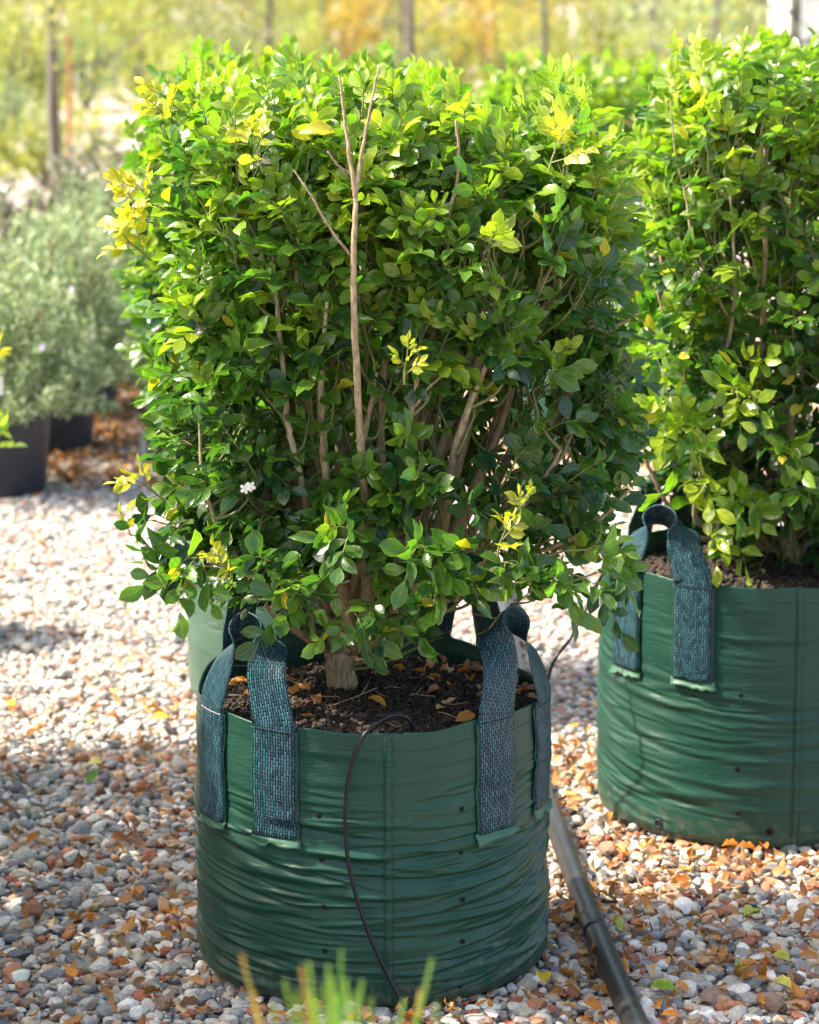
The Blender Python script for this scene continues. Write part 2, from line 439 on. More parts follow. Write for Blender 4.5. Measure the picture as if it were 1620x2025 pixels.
def place(shapes, O, X, Zn, L, col, var):
    """many copies of small shapes -> arrays for one mesh"""
    X = norm(X); Z = norm(Zn - (Zn * X).sum(1, keepdims=True) * X); Y = np.cross(Z, X)
    Vs, Fs, Cs, Us, n = [], [], [], [], 0
    for k, (v, f, u) in enumerate(shapes):
        m = np.where(var == k)[0]
        if not len(m): continue
        P = O[m][:, None] + L[m][:, None, None] * (v[None, :, :1] * X[m][:, None] + v[None, :, 1:2] * Y[m][:, None] + v[None, :, 2:] * Z[m][:, None])
        Vs.append(P.reshape(-1, 3)); Fs.append((f[None] + (np.arange(len(m)) * len(v))[:, None, None] + n).reshape(-1, 3))
        Cs.append(np.repeat(col[m], len(v), 0)); Us.append(np.tile(u, (len(m), 1))); n += len(m) * len(v)
    return np.vstack(Vs), np.vstack(Fs), np.vstack(Cs), np.vstack(Us)

def frame_matrix(O, X, Zn, L):
    X = norm(X); Z = norm(Zn - np.dot(Zn, X) * X); Y = np.cross(Z, X)
    m = Matrix.Identity(4)
    for i in range(3):
        m[i][0], m[i][1], m[i][2], m[i][3] = X[i] * L, Y[i] * L, Z[i] * L, O[i]
    return m

def ico(sub):
    bm = bmesh.new(); bmesh.ops.create_icosphere(bm, subdivisions=sub, radius=1.0)
    V = np.array([v.co[:] for v in bm.verts]); F = np.array([[v.index for v in f.verts] for f in bm.faces]); bm.free()
    return V, F

def stone_shapes(sub, n, seed):
    rg = np.random.default_rng(seed); out = []
    V0, F = ico(sub)
    for i in range(n):
        V = V0.copy()
        # cut by random planes for a broken, then tumbled, pebble
        for _ in range(9):
            d = norm(rg.normal(size=3)); h = rg.uniform(0.55, 0.9)
            s = V @ d; V -= np.maximum(s - h, 0)[:, None] * d * 0.9
        V *= 1 + 0.05 * rg.normal(size=(len(V), 1))
        V *= np.array([rg.uniform(0.9, 1.25), rg.uniform(0.75, 1.0), rg.uniform(0.5, 0.8)])
        out.append((V, F, np.zeros((len(V), 2))))
    return out

# ------------------------------------------------------------------ layout
BAG1 = dict(x=-0.062, y=4.33, r=0.284, h=0.45)
BAG2 = dict(x=0.680, y=5.175, r=0.308, h=0.497)
BAG3 = dict(x=-0.215, y=6.08, r=0.285, h=0.46)
BAGS_XY = [(b['x'], b['y'], b['r']) for b in (BAG1, BAG2, BAG3)]
rng = np.random.default_rng(7)

# ------------------------------------------------------------------ the ground
gs = 600.0
ground = link('ground', mesh_np('ground', [(-gs, -20, -0.012), (gs, -20, -0.012), (gs, 900, -0.012), (-gs, 900, -0.012)], [(0, 1, 2), (0, 2, 3)], mat=M['ground'], smooth=False))
tag(ground, kind='structure')

PAL = np.array([(0.33, 0.335, 0.34), (0.22, 0.235, 0.255), (0.13, 0.135, 0.145), (0.52, 0.51, 0.48), (0.66, 0.65, 0.62), (0.40, 0.36, 0.30), (0.42, 0.27, 0.17),
                (0.30, 0.105, 0.055), (0.38, 0.17, 0.095), (0.24, 0.16, 0.12), (0.46, 0.44, 0.40), (0.28, 0.29, 0.28)])
PAL = PAL * np.array([1.06, 1.0, 0.92])
PW = np.array([0.14, 0.12, 0.06, 0.14, 0.10, 0.10, 0.10, 0.05, 0.055, 0.05, 0.08, 0.04]); PW /= PW.sum()

def scatter(y0, y1, sp, halfw, jit=0.42):
    ys = np.arange(y0, y1, sp); out = []
    for y in ys:
        w = halfw(y); xs = np.arange(-w, w, sp)
        out.append(np.stack([xs, np.full(len(xs), y)], -1))
    P = np.vstack(out); P = P + rng.uniform(-jit, jit, P.shape) * sp * 1.6
    keep = np.ones(len(P), bool)
    for bx, by, br in BAGS_XY:
        keep &= np.hypot(P[:, 0] - bx, P[:, 1] - by) > br - 0.035
    return P[keep]

def stones(P, size_med, spread, shapes, z0):
    n = len(P)
    s = np.clip(np.exp(rng.normal(math.log(size_med), spread, n)), size_med * 0.5, size_med * 2.0)
    O = np.column_stack([P, z0 + s * rng.uniform(0.05, 0.75, n)])
    a = rng.uniform(0, 2 * math.pi, n)
    X = np.column_stack([np.cos(a), np.sin(a), rng.normal(0, 0.3, n)])
    Z = np.column_stack([rng.normal(0, 0.35, n), rng.normal(0, 0.35, n), np.ones(n)])
    c = PAL[rng.choice(len(PAL), n, p=PW)] * rng.uniform(0.8, 1.2, (n, 1)) * rng.uniform(0.96, 1.04, (n, 3))
    return O, X, Z, s, c, rng.integers(0, len(shapes), n)

SHN = stone_shapes(2, 10, 3)      # 80 triangles
SHF = stone_shapes(1, 10, 5)      # 20 triangles
near = stones(scatter(3.45, 5.55, 0.0178, lambda y: 0.175 * y + 0.22), 0.0110, 0.30, SHN, -0.010)
O, X, Z, S, C, Vr = near
px_, py_, dp_ = project(O)
in_view = (px_ > 5) & (px_ < 1615) & (py_ > 5) & (py_ < 2015)
behind = np.zeros(len(O), bool)
for bx, by, br in BAGS_XY[:2]:
    behind |= (np.abs(O[:, 0] / O[:, 1] - bx / by) < br / by) & (O[:, 1] > by - 0.2)
score = S / dp_ * (in_view & ~behind) * (O[:, 2] > -0.004) + 0.2 * S * 0
pick = np.argsort(-score)[:300]
rest = np.ones(len(O), bool); rest[pick] = False
sm_mesh = [mesh_np('stone', v, f, None, None, False, M['stone_obj']) for v, f, u in SHN]
for i in pick:
    o = link('stone', sm_mesh[Vr[i]], ground)
    o.matrix_local = frame_matrix(O[i], X[i], Z[i], S[i]); o.color = (*C[i], 1)
blocks = [place(SHN, O[rest], X[rest], Z[rest], S[rest], C[rest], Vr[rest])]
gravel = link('gravel', mesh_np('gravel', *blocks[0], smooth=False, mat=M['stone']))
tag(gravel, 'mixed grey, white and terracotta gravel covering the ground around the bags', 'gravel', kind='stuff')
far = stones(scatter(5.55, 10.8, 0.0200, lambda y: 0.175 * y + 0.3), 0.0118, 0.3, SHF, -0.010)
far = list(far); far[4] = far[4] * 0.7 + 0.3 * np.array([0.46, 0.45, 0.43])  # far stones mixed paler: the sun's overexposure is put into their colour
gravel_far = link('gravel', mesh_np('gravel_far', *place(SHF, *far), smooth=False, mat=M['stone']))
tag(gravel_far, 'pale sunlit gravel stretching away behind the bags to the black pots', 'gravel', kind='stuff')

# ------------------------------------------------------------------ grow bags
def make_bag(b, seed, mat, nth=360, nz=110, folds=60, seam_deg=6.0, handles=(), name='grow_bag', label='', group=None, amp=1.0, rim_var=0.0, holes=(), flip=False, detail=True):
    rg = np.random.default_rng(seed)
    root = empty(name, (b['x'], b['y'], 0)); tag(root, label, 'grow bag', group)
    Rr, H = b['r'], b['h']
    th = np.linspace(-math.pi, math.pi, nth, endpoint=False)      # 0 = towards the camera, positive to +X
    zz = np.linspace(0, 1, nz)
    TH, ZZ = np.meshgrid(th, zz)
    rim = H + rim_var * np.clip((-np.cos(th - 0.35) - 0.25), 0, 1) * 0.055 + 0.003 * np.sin(3 * th + seed) + 0.002 * np.sin(7 * th + 2 * seed) + 0.0015 * np.sin(13 * th)
    Zw = ZZ * rim[None]
    prof = Rr * (1 - 0.012 * np.sin(math.pi * ZZ) * 0 + 0.006 * np.exp(-((ZZ - 0.28) / 0.22) ** 2) - 0.012 * (ZZ > 0.9) * (ZZ - 0.9) * 3)
    corner = 0.030
    cz = np.clip(1 - Zw / corner, 0, 1)
    prof = prof - 0.022 * (1 - np.sqrt(np.maximum(1 - cz ** 2, 0)))
    prof = prof * (1 + 0.008 * np.sin(2 * TH + seed) + 0.006 * np.sin(5 * TH + 2.3 * seed))
    D = np.zeros_like(TH)
    for k in range(folds):
        t0 = rg.uniform(-math.pi, math.pi); z0 = H * np.clip(rg.beta(1.7, 1.9), 0.05, 0.92)
        big = rg.random() < 0.17
        hl = rg.uniform(0.45, 1.0) if big else rg.uniform(0.10, 0.45); w = rg.uniform(0.0050, 0.0085) if big else rg.uniform(0.0022, 0.0042)
        a = (rg.uniform(0.0026, 0.0046) if big else rg.uniform(0.0014, 0.0032)) * (1.0 if z0 < 0.68 * H else 0.4) * amp
        dt = (TH - t0 + math.pi) % (2 * math.pi) - math.pi
        sl = 0.045 * math.sin(t0) * rg.uniform(0.2, 1.6) + rg.normal(0, 0.012); cv = rg.normal(0.012, 0.02)
        line = z0 - sl * dt * -1 + cv * dt ** 2 + 0.0025 * np.sin(6 * dt + k)
        q = (Zw - line) / w
        win = np.clip(1 - (dt / hl) ** 2, 0, 1) ** 1.5
        D += a * win * (np.exp(-q ** 2) - 0.80 * np.exp(-((q + 1.7) / 1.25) ** 2))
    D += amp * 0.0022 * np.sin(TH * 3 + Zw * 20) * np.sin(Zw * 34 + seed)
    D -= D.mean(axis=1, keepdims=True) * 0.9
    Rg = prof + D * np.clip(Zw / 0.03, 0, 1)
    def surf(t, z, off=0.0):
        """point on the bag wall at angle t, height z, pushed out by off"""
        t = np.asarray(t, float); z = np.asarray(z, float)
        fi = ((t + math.pi) % (2 * math.pi)) / (2 * math.pi) * nth
        i0 = np.floor(fi).astype(int) % nth; i1 = (i0 + 1) % nth; ft = fi - np.floor(fi)
        rm = rim[i0] * (1 - ft) + rim[i1] * ft
        fz = np.clip(z / rm, 0, 1) * (nz - 1); j0 = np.minimum(np.floor(fz).astype(int), nz - 2); f2 = fz - j0
        r = (Rg[j0, i0] * (1 - ft) + Rg[j0, i1] * ft) * (1 - f2) + (Rg[j0 + 1, i0] * (1 - ft) + Rg[j0 + 1, i1] * ft) * f2 + off
        return np.stack([r * np.sin(t), -r * np.cos(t), z], -1)
    V = np.stack([Rg * np.sin(TH), -Rg * np.cos(TH), Zw], -1).reshape(-1, 3)
    # over the hem and down the inside
    inner = []
    for dr, dz in ((-0.0015, 0.0012), (-0.004, -0.001), (-0.0045, -0.03), (-0.006, -0.085)):
        r = Rg[-1] + dr; inner.append(np.stack([r * np.sin(th), -r * np.cos(th), rim + dz], -1))
    V = np.vstack([V, *inner])
    uvo = np.stack([TH * Rr, Zw], -1).reshape(-1, 2)
    uvi = np.vstack([np.stack([th * Rr, rim + 0.01 * i], -1) for i in range(4)])
    nrow = nz + 4
    F = grid_tris(nrow, nth, True)
    # underside
    V = np.vstack([V, [[0, 0, 0.001]]]); c = len(V) - 1; k = np.arange(nth)
    F = np.vstack([F, np.stack([(k + 1) % nth, k, np.full(nth, c)], -1)])
    link('bag_wall', mesh_np('bag_wall', V, F, None, np.vstack([uvo, uvi, [[0, 0]]]), True, mat), root)
    # stitched bottom piping where wall meets base
    tt = np.linspace(-math.pi, math.pi, 161)
    rr = np.interp(tt, th, Rg[0]) + 0.002
    P = np.stack([rr * np.sin(tt), -rr * np.cos(tt), np.full(161, 0.006)], -1)
    Vp, Fp, up = tube(P, 0.0042, 6, cap=False)
    link('base_piping', mesh_np('base_piping', Vp, Fp, None, up, True, M['bag_edge'] if detail else mat), root)
    # side seam: a narrow doubled strip with two rows of stitches
    sd = R(seam_deg); hw = 0.0075 / Rr
    rows = np.linspace(0.012, float(np.interp(sd, th, rim)) - 0.001, 110)
    cols = np.array([-1.0, -0.85, 0, 0.85, 1.0]); offs = np.array([0.0004, 0.0024, 0.0026, 0.0024, 0.0004])
    Tm, Zm = np.meshgrid(sd + cols * hw, rows)
    Vs = surf(Tm, Zm, 0) ; nrm = np.stack([np.sin(Tm), -np.cos(Tm), 0 * Tm], -1)
    Vs = Vs + nrm * offs[None, :, None]
    seam = link('side_seam', mesh_np('side_seam', Vs.reshape(-1, 3), grid_tris(110, 5), None, np.stack([Tm * Rr, Zm], -1).reshape(-1, 2), True, mat), root)
    def stitches(t_line, z_line, off, mat_, parent, ln=0.0045, gap=0.0035, rad=0.00045, nm='stitching'):
        Pp = surf(t_line, z_line, off); L = np.concatenate([[0], np.cumsum(np.linalg.norm(np.diff(Pp, axis=0), axis=1))])
        mb = MB(); s = 0.0
        while s + ln < L[-1]:
            q = np.linspace(s, s + ln, 3); pts = np.stack([np.interp(q, L, Pp[:, a]) for a in range(3)], -1)
            mb.tube(pts, rad, 4); s += ln + gap
        return link(nm, mb.mesh(nm, mat_), parent)
    if detail:
        for s in (-0.55, 0.75):
            stitches(np.full(100, sd + s * hw), np.linspace(0.015, H - 0.004, 100), 0.0030, M['stitch_dark'], seam)
        tl = np.linspace(R(-100), R(100), 300)
        hem = stitches(tl, np.interp(tl, th, rim) - 0.026, 0.0008, M['stitch_dark'], root, nm='hem_stitching')
    for (t, z) in holes:
        n0 = np.array([math.sin(t), -math.cos(t), 0.0]); c0 = surf(np.array(t), np.array(z), 0.0006)
        sx = np.array([math.cos(t), math.sin(t), 0.0]); sz = np.array([0, 0, 1.0])
        a = np.linspace(0, 2 * math.pi, 10, endpoint=False); rad = 0.0032 + 0.0006 * rg.random()
        ring = [c0 + (sx * math.cos(q) + sz * math.sin(q)) * rad + n0 * 0.0005 for q in a]
        ring2 = [c0 + (sx * math.cos(q) + sz * math.sin(q)) * rad * 1.35 for q in a]
        Vh = np.array(ring + ring2 + [c0 + n0 * 0.0001]); k = np.arange(10); k2 = (k + 1) % 10
        Fh = np.vstack([np.stack([k, k2, np.full(10, 20)], -1), np.stack([k + 10, k2 + 10, k2], -1), np.stack([k + 10, k2, k], -1)])
        link('drain_hole', mesh_np('drain_hole', Vh, Fh, None, None, True, M['hole']), root)
    # webbing handles: two legs sewn to the wall, a twisted free arch above the rim
    for hd in handles:
        ta, tb, zb_a, zb_b, wd, rise, lean, pale = hd
        ta, tb = R(ta), R(tb); mid = 0.5 * (ta + tb)
        ra, rb_ = float(np.interp(ta, th, rim)), float(np.interp(tb, th, rim))
        n_leg, n_arch = 26, 36
        za = np.linspace(zb_a, ra + 0.004, n_leg); zb = np.linspace(rb_ + 0.004, zb_b, n_leg)
        Pa = surf(np.full(n_leg, ta), np.minimum(za, ra - 0.001), 0.0045); Pa[:, 2] = za
        Pb = surf(np.full(n_leg, tb), np.minimum(zb, rb_ - 0.001), 0.0045); Pb[:, 2] = zb
        rh = lambda t: np.array([math.sin(t), -math.cos(t), 0.0]); tg = lambda t: np.array([math.cos(t), math.sin(t), 0.0])
        top = 0.5 * (Pa[-1] + Pb[0]); top[2] = 0.5 * (ra + rb_) + rise; top = top - rh(mid) * lean
        h3 = np.array([0, 0, 1.0])
        span = np.linalg.norm(Pb[0] - Pa[-1])
        d = norm(Pb[0] - Pa[-1])
        ctrl = [Pa[-1] - h3 * 0.05, Pa[-1], Pa[-1] + h3 * rise * 0.50 - rh(mid) * lean * 0.3 + d * span * 0.17,
                top - d * span * 0.22 - h3 * rise * 0.14, top, top + d * span * 0.22 - h3 * rise * 0.14,
                Pb[0] + h3 * rise * 0.50 - rh(mid) * lean * 0.3 - d * span * 0.17, Pb[0], Pb[0] - h3 * 0.05]
        arch, _ = smooth_path(ctrl, np.ones(9), 8)
        arch = arch[9:-9]
        path = np.vstack([Pa, arch, Pb])
        T = norm(np.gradient(path, axis=0))
        na = len(arch)
        s = np.concatenate([np.zeros(n_leg), np.linspace(0, 1, na), np.ones(n_leg)])
        Wt = norm(rh(mid) * 0.50 + h3 * 0.85)
        Ws = []
        for q in s:
            if q <= 0.5:
                f = q / 0.5; f = f * f * (3 - 2 * f); f = f ** 1.4
                Ws.append((1 - f) * tg(ta) + f * Wt)
            else:
                f = (1 - q) / 0.5; f = f * f * (3 - 2 * f); f = f ** 1.4
                Ws.append((1 - f) * -tg(tb) + f * Wt)
        W = np.array(Ws); W = norm(W - (W * T).sum(1, keepdims=True) * T)
        Nn = np.cross(W, T)
        cw = np.linspace(-0.5, 0.5, 9)
        Lq = np.concatenate([[0], np.cumsum(np.linalg.norm(np.diff(path, axis=0), axis=1))])
        # the free arch gathers and cups a little
        gat = 1 - 0.28 * np.sin(math.pi * s); cup = 0.10 * np.sin(math.pi * s) * wd
        G = path[:, None] + W[:, None] * (cw[None, :, None] * wd * gat[:, None, None]) + Nn[:, None] * (cup[:, None] * (0.25 - cw[None] ** 2) * 2)[..., None]
        for sl_, t_ in ((slice(0, n_leg), ta), (slice(n_leg + na, None), tb)):   # legs hug the curved wall
            t_c = t_ + cw[None] * wd / Rr * (1 if t_ == ta else -1)
            zc = path[sl_][:, 2][:, None] + 0 * t_c
            G[sl_] = surf(t_c + 0 * zc, np.minimum(zc, np.interp(t_c, th, rim) - 0.001), 0.0050)
            G[sl_][..., 2] = zc
        uv = np.stack([np.broadcast_to(cw * wd, G.shape[:2]), np.broadcast_to(Lq[:, None], G.shape[:2])], -1)
        ho = link('handle', mesh_np('handle', G.reshape(-1, 3), grid_tris(len(path), 9), None, uv.reshape(-1, 2), True, M['webbing']), root)
        so = ho.modifiers.new('thickness', 'SOLIDIFY'); so.thickness = 0.0022; so.offset = 0.0
        # green backing patch behind each leg, its lower hem curling off the wall
        for t_, z0_, rm in ((ta, zb_a, ra), (tb, zb_b, rb_)):
            wp = wd + 0.008
            cwp = np.linspace(-0.5, 0.5, 9) * wp; zr = np.linspace(z0_ - 0.002, rm - 0.002, 24)
            Tm, Zm = np.meshgrid(t_ + cwp / Rr, zr)
            lift = 0.0028 + 0.0022 * (np.abs(cwp)[None] > 0.49 * wp) * np.sin(Zm * 45 + t_ * 9) ** 2
            Vq = surf(Tm, np.minimum(Zm, np.interp(t_, th, rim) - 0.001), lift); Vq[..., 2] = Zm
            po = link('backing_patch', mesh_np('backing_patch', Vq.reshape(-1, 3), grid_tris(24, 9), None, np.stack([Tm * Rr, Zm], -1).reshape(-1, 2), True, mat), ho)
            po.modifiers.new('thickness', 'SOLIDIFY').thickness = 0.0008
            # frayed tape flap showing below the webbing
            wf = wd + 0.013; cf = np.linspace(-0.5, 0.5, 11) * wf; skew = rg.normal(0, 0.004)
            q = np.linspace(0, 1, 6)[:, None]
            drop_ = 0.015 + 0.0025 * rg.normal(size=11) + skew * cf / wf * 2
            Zf = (z0_ + 0.002) - q * drop_[None]; Tf = np.broadcast_to(t_ + (cf * (1 + 0.02 * rg.normal()))[None] / Rr, Zf.shape) + q * rg.normal(0, 0.006)
            Vf = surf(Tf, Zf, 0.0033 + 0.0065 * q ** 2 * (0.5 + 0.5 * np.sin(cf * 55 + t_ * 5)[None] ** 2)); Vf[..., 2] = Zf
            fo = link('tape_flap', mesh_np('tape_flap', Vf.reshape(-1, 3), grid_tris(6, 11), None, np.stack([Tf * Rr, Zf], -1).reshape(-1, 2), True, M['bag_edge']), ho)
            fo.modifiers.new('thickness', 'SOLIDIFY').thickness = 0.0007
            if detail:
                stitches(np.linspace(t_ - 0.47 * wd / Rr, t_ + 0.47 * wd / Rr, 30), np.full(30, rm - 0.004), 0.0068, M['stitch_pale'] if pale and t_ == ta else M['stitch_dark'], ho, 0.006, 0.0012, 0.0007)
    return root, surf, rim

def th_of(px, b, py=1600):     # angle on a bag wall from a pixel column
    x = (px - 810) / FPX * (b['y'] * CP + 1.3 * SP)
    return math.asin(max(-1, min(1, (x - b['x']) / b['r'])))

def hole_at(px, py, b):
    t = th_of(px, b); y = b['y'] - b['r'] * math.cos(t)
    return t, float(pix(px, py, y)[2])

H1 = [hole_at(x, y, BAG1) for x, y in ((640, 1614), (645, 1702), (650, 1794), (652, 1880), (907, 1600), (908, 1686), (907, 1778), (909, 1862), (906, 1950))]
bag1, surf1, rim1 = make_bag(BAG1, 11, M['bag'], 520, 260, 380, 6.0,
    handles=[(-60, -31, 0.275, 0.272, 0.076, 0.142, 0.03, True), (44, 73, 0.272, 0.278, 0.076, 0.142, 0.03, False), (-128, -152, 0.28, 0.28, 0.076, 0.15, -0.03, False), (134, 160, 0.28, 0.28, 0.076, 0.17, 0.0, False)],
    label='dark green woven grow bag, wrinkled, with a black drip tube hanging down its front', group='green grow bags', rim_var=1.0, holes=H1)
H2 = [hole_at(x, y, BAG2) for x, y in ((1428, 1375), (1425, 1520), (1428, 1608))] 
bag2, surf2, rim2 = make_bag(BAG2, 23, M['bag_pale'], 420, 200, 280, 6.0,
    handles=[(-61, -31, 0.31, 0.315, 0.076, 0.112, 0.02, True), (50, 80, 0.31, 0.31, 0.076, 0.13, 0.02, False), (-135, -160, 0.31, 0.31, 0.076, 0.10, 0.0, False)],
    label='fuller green woven grow bag beside the black pipe, two dark eyelets near its base', group='green grow bags', amp=0.7, holes=H2)
for (x, y) in ((1287, 1628), (1486, 1645)):
    t, z = hole_at(x, y, BAG2)
    n0 = np.array([math.sin(t), -math.cos(t), 0.0]); sx = np.array([math.cos(t), math.sin(t), 0.0]); c0 = surf2(np.array(t), np.array(z), 0.0)
    a = np.linspace(0, 2 * math.pi, 25); ring = [c0 + (sx * math.cos(q) + np.array([0, 0, 1]) * math.sin(q)) * 0.0075 + n0 * 0.001 for q in a]
    Vt, Ft, _ = tube(np.array(ring), 0.0018, 6, cap=False)
    eo = link('eyelet', mesh_np('eyelet', Vt, Ft, None, None, True, M['pot']), bag2)
    Vd = np.array(ring[:-1] + [c0 + n0 * 0.0015]); k = np.arange(24)
    link('eyelet_hole', mesh_np('eyelet_hole', Vd, np.stack([k, (k + 1) % 24, np.full(24, 24)], -1), None, None, True, M['hole']), eo)
bag3, surf3, rim3 = make_bag(BAG3, 31, M['bag_old'], 260, 90, 60, 30.0, handles=[(-58, -34, 0.29, 0.29, 0.076, 0.14, 0.02, False)],
    label='sun bleached pale green grow bag standing behind the wrinkled dark one', group='green grow bags', amp=0.9, detail=False)

# ------------------------------------------------------------------ soil inside the bags
CRUMB = stone_shapes(1, 6, 17)
SOILC = np.array([(0.024, 0.015, 0.011), (0.038, 0.024, 0.017), (0.013, 0.009, 0.007), (0.060, 0.038, 0.026)])
def soil(b, sp, zs, label, n_layers=2):
    O, X, Z, S, C, Vr = [], [], [], [], [], []
    blocks = []
    Rr = b['r'] - 0.008
    g = np.arange(-Rr, Rr, sp); gx, gy = np.meshgrid(g, g); P = np.stack([gx.ravel(), gy.ravel()], -1)
    P += rng.uniform(-0.6, 0.6, P.shape) * sp
    P = P[np.hypot(P[:, 0], P[:, 1]) < Rr - 0.004]
    n = len(P); s = np.clip(np.exp(rng.normal(math.log(sp * 0.72), 0.38, n)), sp * 0.35, sp * 1.9)
    zl = zs + 0.010 * np.sin(P[:, 0] * 14 + 1) * np.sin(P[:, 1] * 12) + 0.022 * (1 - (np.hypot(P[:, 0], P[:, 1]) / Rr) ** 2)
    O = np.column_stack([P[:, 0] + b['x'], P[:, 1] + b['y'], zl + rng.uniform(-0.35, 0.45, n) * s])
    a = rng.uniform(0, 6.283, n)
    X = np.column_stack([np.cos(a), np.sin(a), rng.normal(0, 0.5, n)]); Z = np.column_stack([rng.normal(0, 0.6, (n, 2)), np.ones(n)])
    C = SOILC[rng.choice(4, n, p=[0.4, 0.3, 0.2, 0.1])]
    V, F, Cc, U = place(CRUMB, O, X, Z, s, C, rng.integers(0, 6, n))
    # solid bed under the crumbs
    tt = np.linspace(0, 2 * math.pi, 48, endpoint=False); rings = [(0.0, 0.020), (0.5, 0.014), (0.9, 0.0), (1.0, -0.004)]
    Vb = np.vstack([[[b['x'], b['y'], zs + 0.016]]] + [np.stack([b['x'] + Rr * q * np.cos(tt), b['y'] + Rr * q * np.sin(tt), np.full(48, zs + h - 0.006)], -1) for q, h in rings[1:]])
    Fb = [np.stack([np.zeros(48, int), 1 + np.arange(48), 1 + (np.arange(48) + 1) % 48], -1), grid_tris(3, 48, True)[:, ::-1] + 1]
    nb = len(V)
    o = link('potting_soil', mesh_np('potting_soil', np.vstack([V, Vb]), np.vstack([F] + [f + nb for f in Fb]), np.vstack([Cc, np.broadcast_to(SOILC[0], (len(Vb), 3))]), None, True, M['soil']))
    tag(o, label, 'soil', kind='stuff')
    return lambda x, y: zs + 0.022 * (1 - (math.hypot(x - b['x'], y - b['y']) / Rr) ** 2)
zs1 = soil(BAG1, 0.0064, 0.428, 'dark crumbly potting soil filling the wrinkled bag with the drip tube')
zs2 = soil(BAG2, 0.0085, 0.452, 'dark crumbly potting soil filling the fuller bag with eyelets')
zs3 = soil(BAG3, 0.012, 0.42, 'dark potting soil in the sun bleached bag')

# ------------------------------------------------------------------ clipped shrubs
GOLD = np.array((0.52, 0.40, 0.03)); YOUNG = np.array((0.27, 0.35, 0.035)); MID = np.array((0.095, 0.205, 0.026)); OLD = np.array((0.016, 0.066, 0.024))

def leaf_colour(age, rg):
    """age 0 = new growth, 1 = old leaf"""
    a = np.clip(age, 0, 1)
    c = np.where(a < 0.5, YOUNG + (MID - YOUNG) * (a / 0.5), MID + (OLD - MID) * ((a - 0.5) / 0.5)) if np.ndim(a) else None
    return c

class Shrub:
    def __init__(s, seed): s.rg = np.random.default_rng(seed); s.O, s.X, s.Z, s.L, s.C = [], [], [], [], []; s.prot = set(); s.K = []; s.rach = []; s.tw = MB(); s.stems = []
    def leaflet(s, o, x, z, l, c, k=-1): s.K.append(k); s.O.append(o); s.X.append(x); s.Z.append(z); s.L.append(l); s.C.append(c)
    def compound(s, P, r, n, length, nl, ls, age, droop, gold=0.0):
        """pinnate leaf: rachis from P along r, upper face n"""
        rg = s.rg
        r = norm(r); n = norm(n - np.dot(n, r) * r); b = np.cross(n, r)
        pts = []
        hue = rg.normal(0, 0.10)
        for i in range(nl):
            t = (0.22 + 0.78 * (i + 1) / nl) if nl > 1 else 1.0
            p = P + r * length * t + np.array([0, 0, -droop * length * t * t])
            pts.append(p)
            last = i == nl - 1
            side = 1 if i % 2 else -1
            ang = R(rg.uniform(38, 66)) if not last else R(rg.normal(0, 10))
            d = r * math.cos(ang) + side * b * math.sin(ang) + np.array([0, 0, -droop * 0.7 * t]) + rg.normal(0, 0.10, 3)
            z = n + rg.normal(0, 0.30, 3) + b * side * -0.15
            l = ls * rg.uniform(0.72, 1.15) * (0.7 + 0.3 * math.sin(math.pi * (0.25 + 0.6 * t))) * (1.1 if last else 1)
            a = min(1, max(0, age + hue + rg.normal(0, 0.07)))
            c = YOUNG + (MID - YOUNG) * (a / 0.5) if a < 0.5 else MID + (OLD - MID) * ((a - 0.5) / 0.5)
            if gold: c = c * (1 - gold) + GOLD * gold
            elif rg.random() < 0.018: c = c * 0.35 + GOLD * 0.65
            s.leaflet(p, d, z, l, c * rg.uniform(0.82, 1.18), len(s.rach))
        s.rach.append(np.vstack([[P], pts]))
    def shoot(s, P, d, out, ln, ncomp, ls, age, droop, gold=0.0):
        rg = s.rg; d = norm(d)
        Q = P + d * ln
        s.tw.tube(np.array([P, 0.5 * (P + Q) + rg.normal(0, 0.004, 3), Q]), [0.0019, 0.0015, 0.0010], 4, cap=False)
        a0 = rg.uniform(0, 6.28); ref = norm(np.cross(d, [0.3, 0.2, 1.0]) + 1e-6); ref2 = np.cross(d, ref)
        for k in range(ncomp):
            f = 0.15 + 0.85 * (k + 0.5) / ncomp; ang = a0 + k * 2.4
            rad = ref * math.cos(ang) + ref2 * math.sin(ang)
            r = norm(d * (0.55 + 0.5 * f) + rad * 0.8 + out * 0.25)
            n = norm(d * 0.9 + np.array([0, 0, 0.55]) - rad * 0.35 + out * 0.35)
            nl = int(rg.integers(4, 7))
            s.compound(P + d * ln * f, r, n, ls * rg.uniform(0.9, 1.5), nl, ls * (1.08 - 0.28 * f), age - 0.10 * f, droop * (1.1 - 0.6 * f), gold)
        s.compound(Q, d, norm(out + [0, 0, 0.4]), ls * 0.9, 5, ls * 0.72, age - 0.2, droop * 0.3, gold)
    def stem(s, pts, radii, name='stem'): s.stems.append((np.array(pts, float), np.array(radii, float)))

def half_width(z, zt):
    return np.interp(z, [0.46, 0.52, 0.60, 0.72, 0.86, zt], [0.04, 0.11, 0.20, 0.295, 0.34, 0.355])

